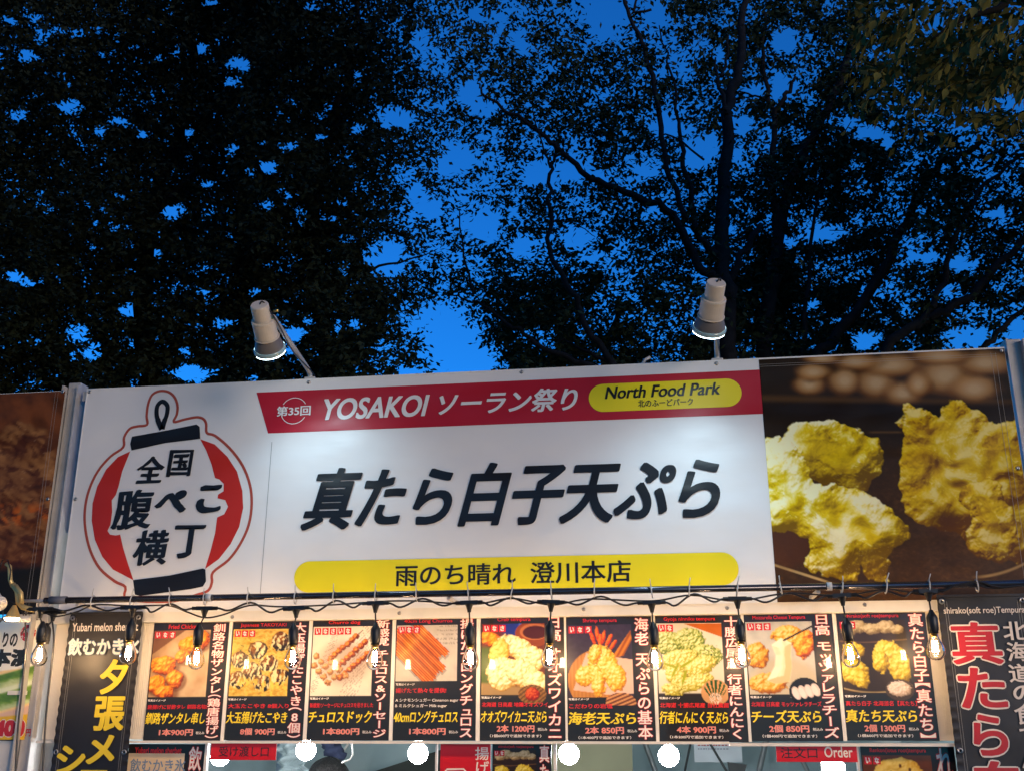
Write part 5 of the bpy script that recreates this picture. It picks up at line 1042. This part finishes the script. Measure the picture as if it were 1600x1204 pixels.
# middle / right trees
tC = tree('forked tree with bare visible limbs behind the right floodlight', 1140, 640, 9)
limb([(1138, 700), (1138, 560), (1137, 470), (1128, 400), (1133, 266), (1140, 160), (1156, 95), (1163, 0), (1168, -90)], 9, 34, 9, tC, 'trunk', True)
limb([(1128, 420), (1110, 390), (1088, 352), (1070, 262), (1062, 200), (1050, 120), (1030, 40)], 9, 15, 2, tC, dy=-.4)
limb([(1124, 440), (1094, 420), (1060, 345), (1000, 310), (935, 283), (880, 240), (850, 212), (800, 180), (760, 150), (745, 130)], 8.8, 17, 3, tC, dy=-.8)
limb([(1010, 95), (1003, 65), (985, 25), (965, -20)], 8.6, 9, 6, tC); limb([(1072, 345), (1042, 262), (1032, 180), (1010, 95)], 8.6, 10, 9, tC)
limb([(1140, 440), (1160, 395), (1190, 350)], 9, 14, 9, tC); limb([(1136, 180), (1122, 130), (1118, 90)], 8.9, 9, 3, tC); limb([(1126, 120), (1136, 90), (1138, 55)], 8.9, 6, 3, tC)
limb([(980, 620), (950, 556), (914, 502), (888, 446), (860, 396), (860, 330), (860, 262), (870, 246), (880, 232)], 8.2, 13, 4, tC, dy=-.4); limb([(860, 262), (850, 235), (832, 170)], 8.2, 5, 2, tC)
limb([(960, 600), (911, 567), (838, 535), (792, 505), (745, 472), (700, 458)], 8.2, 12, 2.5, tC, dy=-.3); limb([(1000, 600), (940, 560), (900, 540), (870, 530)], 8.4, 8, 3, tC)
limb([(740, 460), (725, 400), (718, 330)], 8.0, 5, 2, tC); limb([(1018, 15), (990, 20), (1000, -10)], 8.6, 5, 4, tC); limb([(860, 345), (900, 350), (930, 370)], 8.1, 3, 1.2, tC); limb([(1100, 250), (1040, 210), (1005, 235)], 8.6, 4, 2, tC)
cnt.append(make_leaves('crown', 25000, (600, 1150, -150, 660), ld(9.6, 7, 1.0), .09, 3, M_leafM, tC, leafw=.5, keep_fn=lambda x, y: sm(590, 680, x)*sm(1160, 1090, x))[1])
tD = tree('leaning dark trunk and crown right of the right floodlight', 1195, 640, 10)
limb([(1196, 700), (1195, 560), (1205, 450), (1212, 400), (1236, 282), (1269, 216), (1309, 133), (1335, 60), (1350, -60)], 10, 28, 9, tD, 'trunk', True)
limb([(1214, 380), (1206, 290), (1212, 200), (1203, 160), (1193, 100), (1195, 20)], 10, 13, 5, tD); limb([(1214, 170), (1230, 145), (1243, 120)], 10, 10, 5, tD); limb([(1250, 255), (1290, 232), (1320, 215)], 9.9, 8, 3, tD); limb([(1203, 160), (1180, 150), (1155, 142)], 9.9, 4, 3, tD)
limb([(1270, 570), (1285, 545), (1352, 469), (1400, 380), (1440, 300), (1465, 259), (1492, 246), (1540, 225)], 9.6, 20, 8, tD, dy=-.4); limb([(1250, 580), (1260, 470), (1275, 330), (1300, 250), (1330, 190)], 9.8, 9, 1.5, tD)
cnt.append(make_leaves('crown', 19000, (1060, 1440, -150, 640), ld(10.6, 8, 1.0), .095, 4, M_leafM, tD, leafw=.5, keep_fn=lambda x, y: sm(1080, 1150, x)*sm(1450, 1370, x))[1])
tE = tree('dark tree with long diagonal limbs over the tempura photo', 1370, 640, 8.5)
limb([(1360, 700), (1385, 545), (1450, 500), (1517, 462), (1600, 373), (1700, 300)], 8.5, 19, 9, tE, 'trunk', True); limb([(1520, 600), (1544, 535), (1575, 505), (1610, 478), (1680, 440)], 8.2, 11, 6, tE); limb([(1430, 515), (1470, 450), (1490, 380), (1530, 300), (1600, 240)], 8.5, 12, 5, tE)
limb([(1296, 360), (1330, 363), (1300, 380)], 8.4, 1.5, 1.2, tE, 'twig')
cnt.append(make_leaves('crown', 27000, (1350, 2000, 60, 860), ld(9.3, 9, 1.0), .09, 5, M_leafM, tE, leafw=.5, keep_fn=lambda x, y: sm(1370, 1440, x))[1])
# far dark backdrop of crowns low behind the banner
far = thing('distant_tree', 'soft low tree crowns far behind the middle of the banner', 'tree', tuple(np.append(pix(960, 640, 15)[:2], 0)))
limb([(960, 640), (950, 540), (980, 470)], 15, 18, 6, far, 'trunk', True)
farcov = lambda x, y: sm(745, 800, x)*sm(400+60*np.sin(x/70), 470+60*np.sin(x/70), y)*.97
cnt.append(make_leaves('crown', 9000, (740, 1500, 380, 660), lambda x, y: 14.5+0*x, .13, 6, M_leafM, far, keep_fn=farcov)[1])
# near branch at the top right, warm lit tone put into the leaf colour; each large leaf its own object
tN = thing('overhanging_branch_tree', 'near tree with warm olive leaves hanging into the top right corner', 'tree', (4.9, 2.2, 0))
V, Fc = tube_geo([(4.9, 2.2, -.05), (4.92, 2.2, 1.5), (4.85, 2.25, 3.0), (4.95, 2.2, 4.4)], [.14, .12, .10, .07], 12); part('trunk', V, Fc, M_bark, tN, smooth=True)
b0 = pix(1605, 2, 1.9)
V, Fc = tube_geo(catmull([np.array((4.85, 2.25, 3.1)), b0*.5+np.array((4.85, 2.25, 3.3))*.5, b0, pix(1560, 14, 1.9), pix(1505, 30, 1.9), pix(1455, 62, 1.9)], 5), list(np.linspace(.05, .005, 26)), 8); part('branch', V, Fc, M_bark, tN, smooth=True)
rl = random.Random(5); leaf_me = None
def leaf_mesh():
    me = bpy.data.meshes.new('leaf'); 
    Vv = [(0, 0, 0)]; prof = [(.12, .08), (.28, .17), (.45, .215), (.62, .19), (.8, .10), (1, 0)]
    top_ = [(s, w, .05*math.sin(s*3)) for s, w in prof[:-1]]
    V = [(0, 0, 0)]+[(s, w, .04+.10*w-.25*s*s) for s, w in prof[:-1]]+[(1, 0, -.25)]+[(s, -w, .04+.10*w-.25*s*s) for s, w in prof[:-1]]+[(s, 0, -.25*s*s) for s, w in prof[:-1]]
    n = 5; up = list(range(1, 6)); tip = 6; lo = list(range(7, 12)); md = list(range(12, 17)); F = [(0, up[0], md[0]), (0, md[0], lo[0])]
    for i in range(4): F += [(up[i], up[i+1], md[i+1], md[i]), (md[i], md[i+1], lo[i+1], lo[i])]
    F += [(up[4], tip, md[4]), (md[4], tip, lo[4])]
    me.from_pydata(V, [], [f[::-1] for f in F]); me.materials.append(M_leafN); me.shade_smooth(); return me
leaf_me = leaf_mesh(); nl = 0; twigs = []
def twig(px_, py_, y, ang, n, L):
    """drooping spray of leaves"""
    global nl
    c = pix(px_, py_, y); d = np.array([math.cos(ang), .25*math.sin(ang*3), -.45-.3*rl.random()]); d /= np.linalg.norm(d); len_ = L*n*.42
    pts = [c+d*len_*t+np.array([0, 0, -.12*len_*t*t*3]) for t in np.linspace(0, 1, 6)]
    V, Fc = tube_geo(pts, .0022, 5); twigs.append((V, Fc))
    for k in range(n):
        t = (k+.6)/n; p = c+d*len_*t+np.array([0, 0, -.36*len_*t*t]); s = 1 if k % 2 else -1
        if nl >= 300: return
        sd = np.array([-d[1], d[0], 0])*s; v = Vector(d*.7+sd*(.55 if k < n-1 else .1)+np.array([rl.uniform(-.25, .25), rl.uniform(-.25, .25), -.55+rl.uniform(-.3, .3)])).normalized()
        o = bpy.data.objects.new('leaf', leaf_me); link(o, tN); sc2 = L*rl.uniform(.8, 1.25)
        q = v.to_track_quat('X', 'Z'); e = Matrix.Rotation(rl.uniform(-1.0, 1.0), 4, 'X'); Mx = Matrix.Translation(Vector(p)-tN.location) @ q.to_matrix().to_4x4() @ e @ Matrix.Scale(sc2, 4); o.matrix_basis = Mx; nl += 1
for i in range(62):
    x = rl.uniform(1345, 1640); yy = rl.uniform(-30, 175) if x > 1420 else rl.uniform(0, 140)
    if x < 1400 and yy > 110 and rl.random() < .6: continue
    twig(x, yy, rl.uniform(1.35, 2.6), rl.uniform(2.2, 4.0), rl.randint(4, 6), .092)
V, Fc = merge(twigs); part('twig', V, Fc, M_bark, tN, kind='stuff')
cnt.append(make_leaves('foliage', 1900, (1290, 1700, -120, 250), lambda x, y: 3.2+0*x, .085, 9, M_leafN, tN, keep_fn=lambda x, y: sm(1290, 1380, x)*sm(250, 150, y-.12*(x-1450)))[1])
# unseen trees added round the viewer to block sky light from the banner
for k, (x, y_, rx, ry, z0, h, lb) in enumerate([(-6, -12, 6.5, 5.5, 5.2, 7, 'unseen tree added across the plaza to block sky light, left one'), (3, -15, 6.5, 6, 5.6, 8, 'unseen tree added straight behind the viewer to block sky light'), (12, -11, 6.5, 5.5, 6.6, 7, 'unseen tree added across the plaza to block sky light, right one'), (2.5, -6.5, 6, 3.6, 7.2, 3.6, 'unseen high tree added over the viewer to block sky light'), (-9, -3, 5, 5, 4.2, 7, 'unseen tree added beside the left neighbour stall to block sky light'), (14, -2, 5, 5, 6.4, 7, 'unseen tree added beyond the right edge of the row to block sky light')]):
    tt = thing('sky_block_tree', lb, 'tree', (x, y_, 0), 'unseen trees added to block sky light')
    V, Fc = tube_geo([(x, y_, -.1), (x+.1, y_, 2.5), (x-.1, y_+.2, z0+h*.5)], [.32, .25, .12], 10); part('trunk', V, Fc, M_bark, tt, smooth=True)
    r = np.random.default_rng(50+k); n = 3000; u = r.normal(0, 1, (n, 3)); u /= np.linalg.norm(u, axis=1)[:, None]; rad = r.uniform(.6, 1, n)[:, None]**.5
    c = np.array([x, y_, z0+h/2])+u*rad*np.array([rx, ry, h/2]); a1 = r.normal(0, 1, (n, 3)); a1 /= np.linalg.norm(a1, axis=1)[:, None]; b1 = np.cross(a1, r.normal(0, 1, (n, 3))); b1 /= np.linalg.norm(b1, axis=1)[:, None]
    L_ = r.uniform(.3, .55, n)[:, None]; V = np.stack([c-a1*L_, c+b1*L_*.6, c+a1*L_, c-b1*L_*.6], 1).reshape(-1, 3); i0 = np.arange(n)*4
    part('crown', V, np.stack([i0, i0+1, i0+2, i0+3], 1), M_leafD, tt, kind='stuff')
print('LEAVES', cnt, 'near', nl)
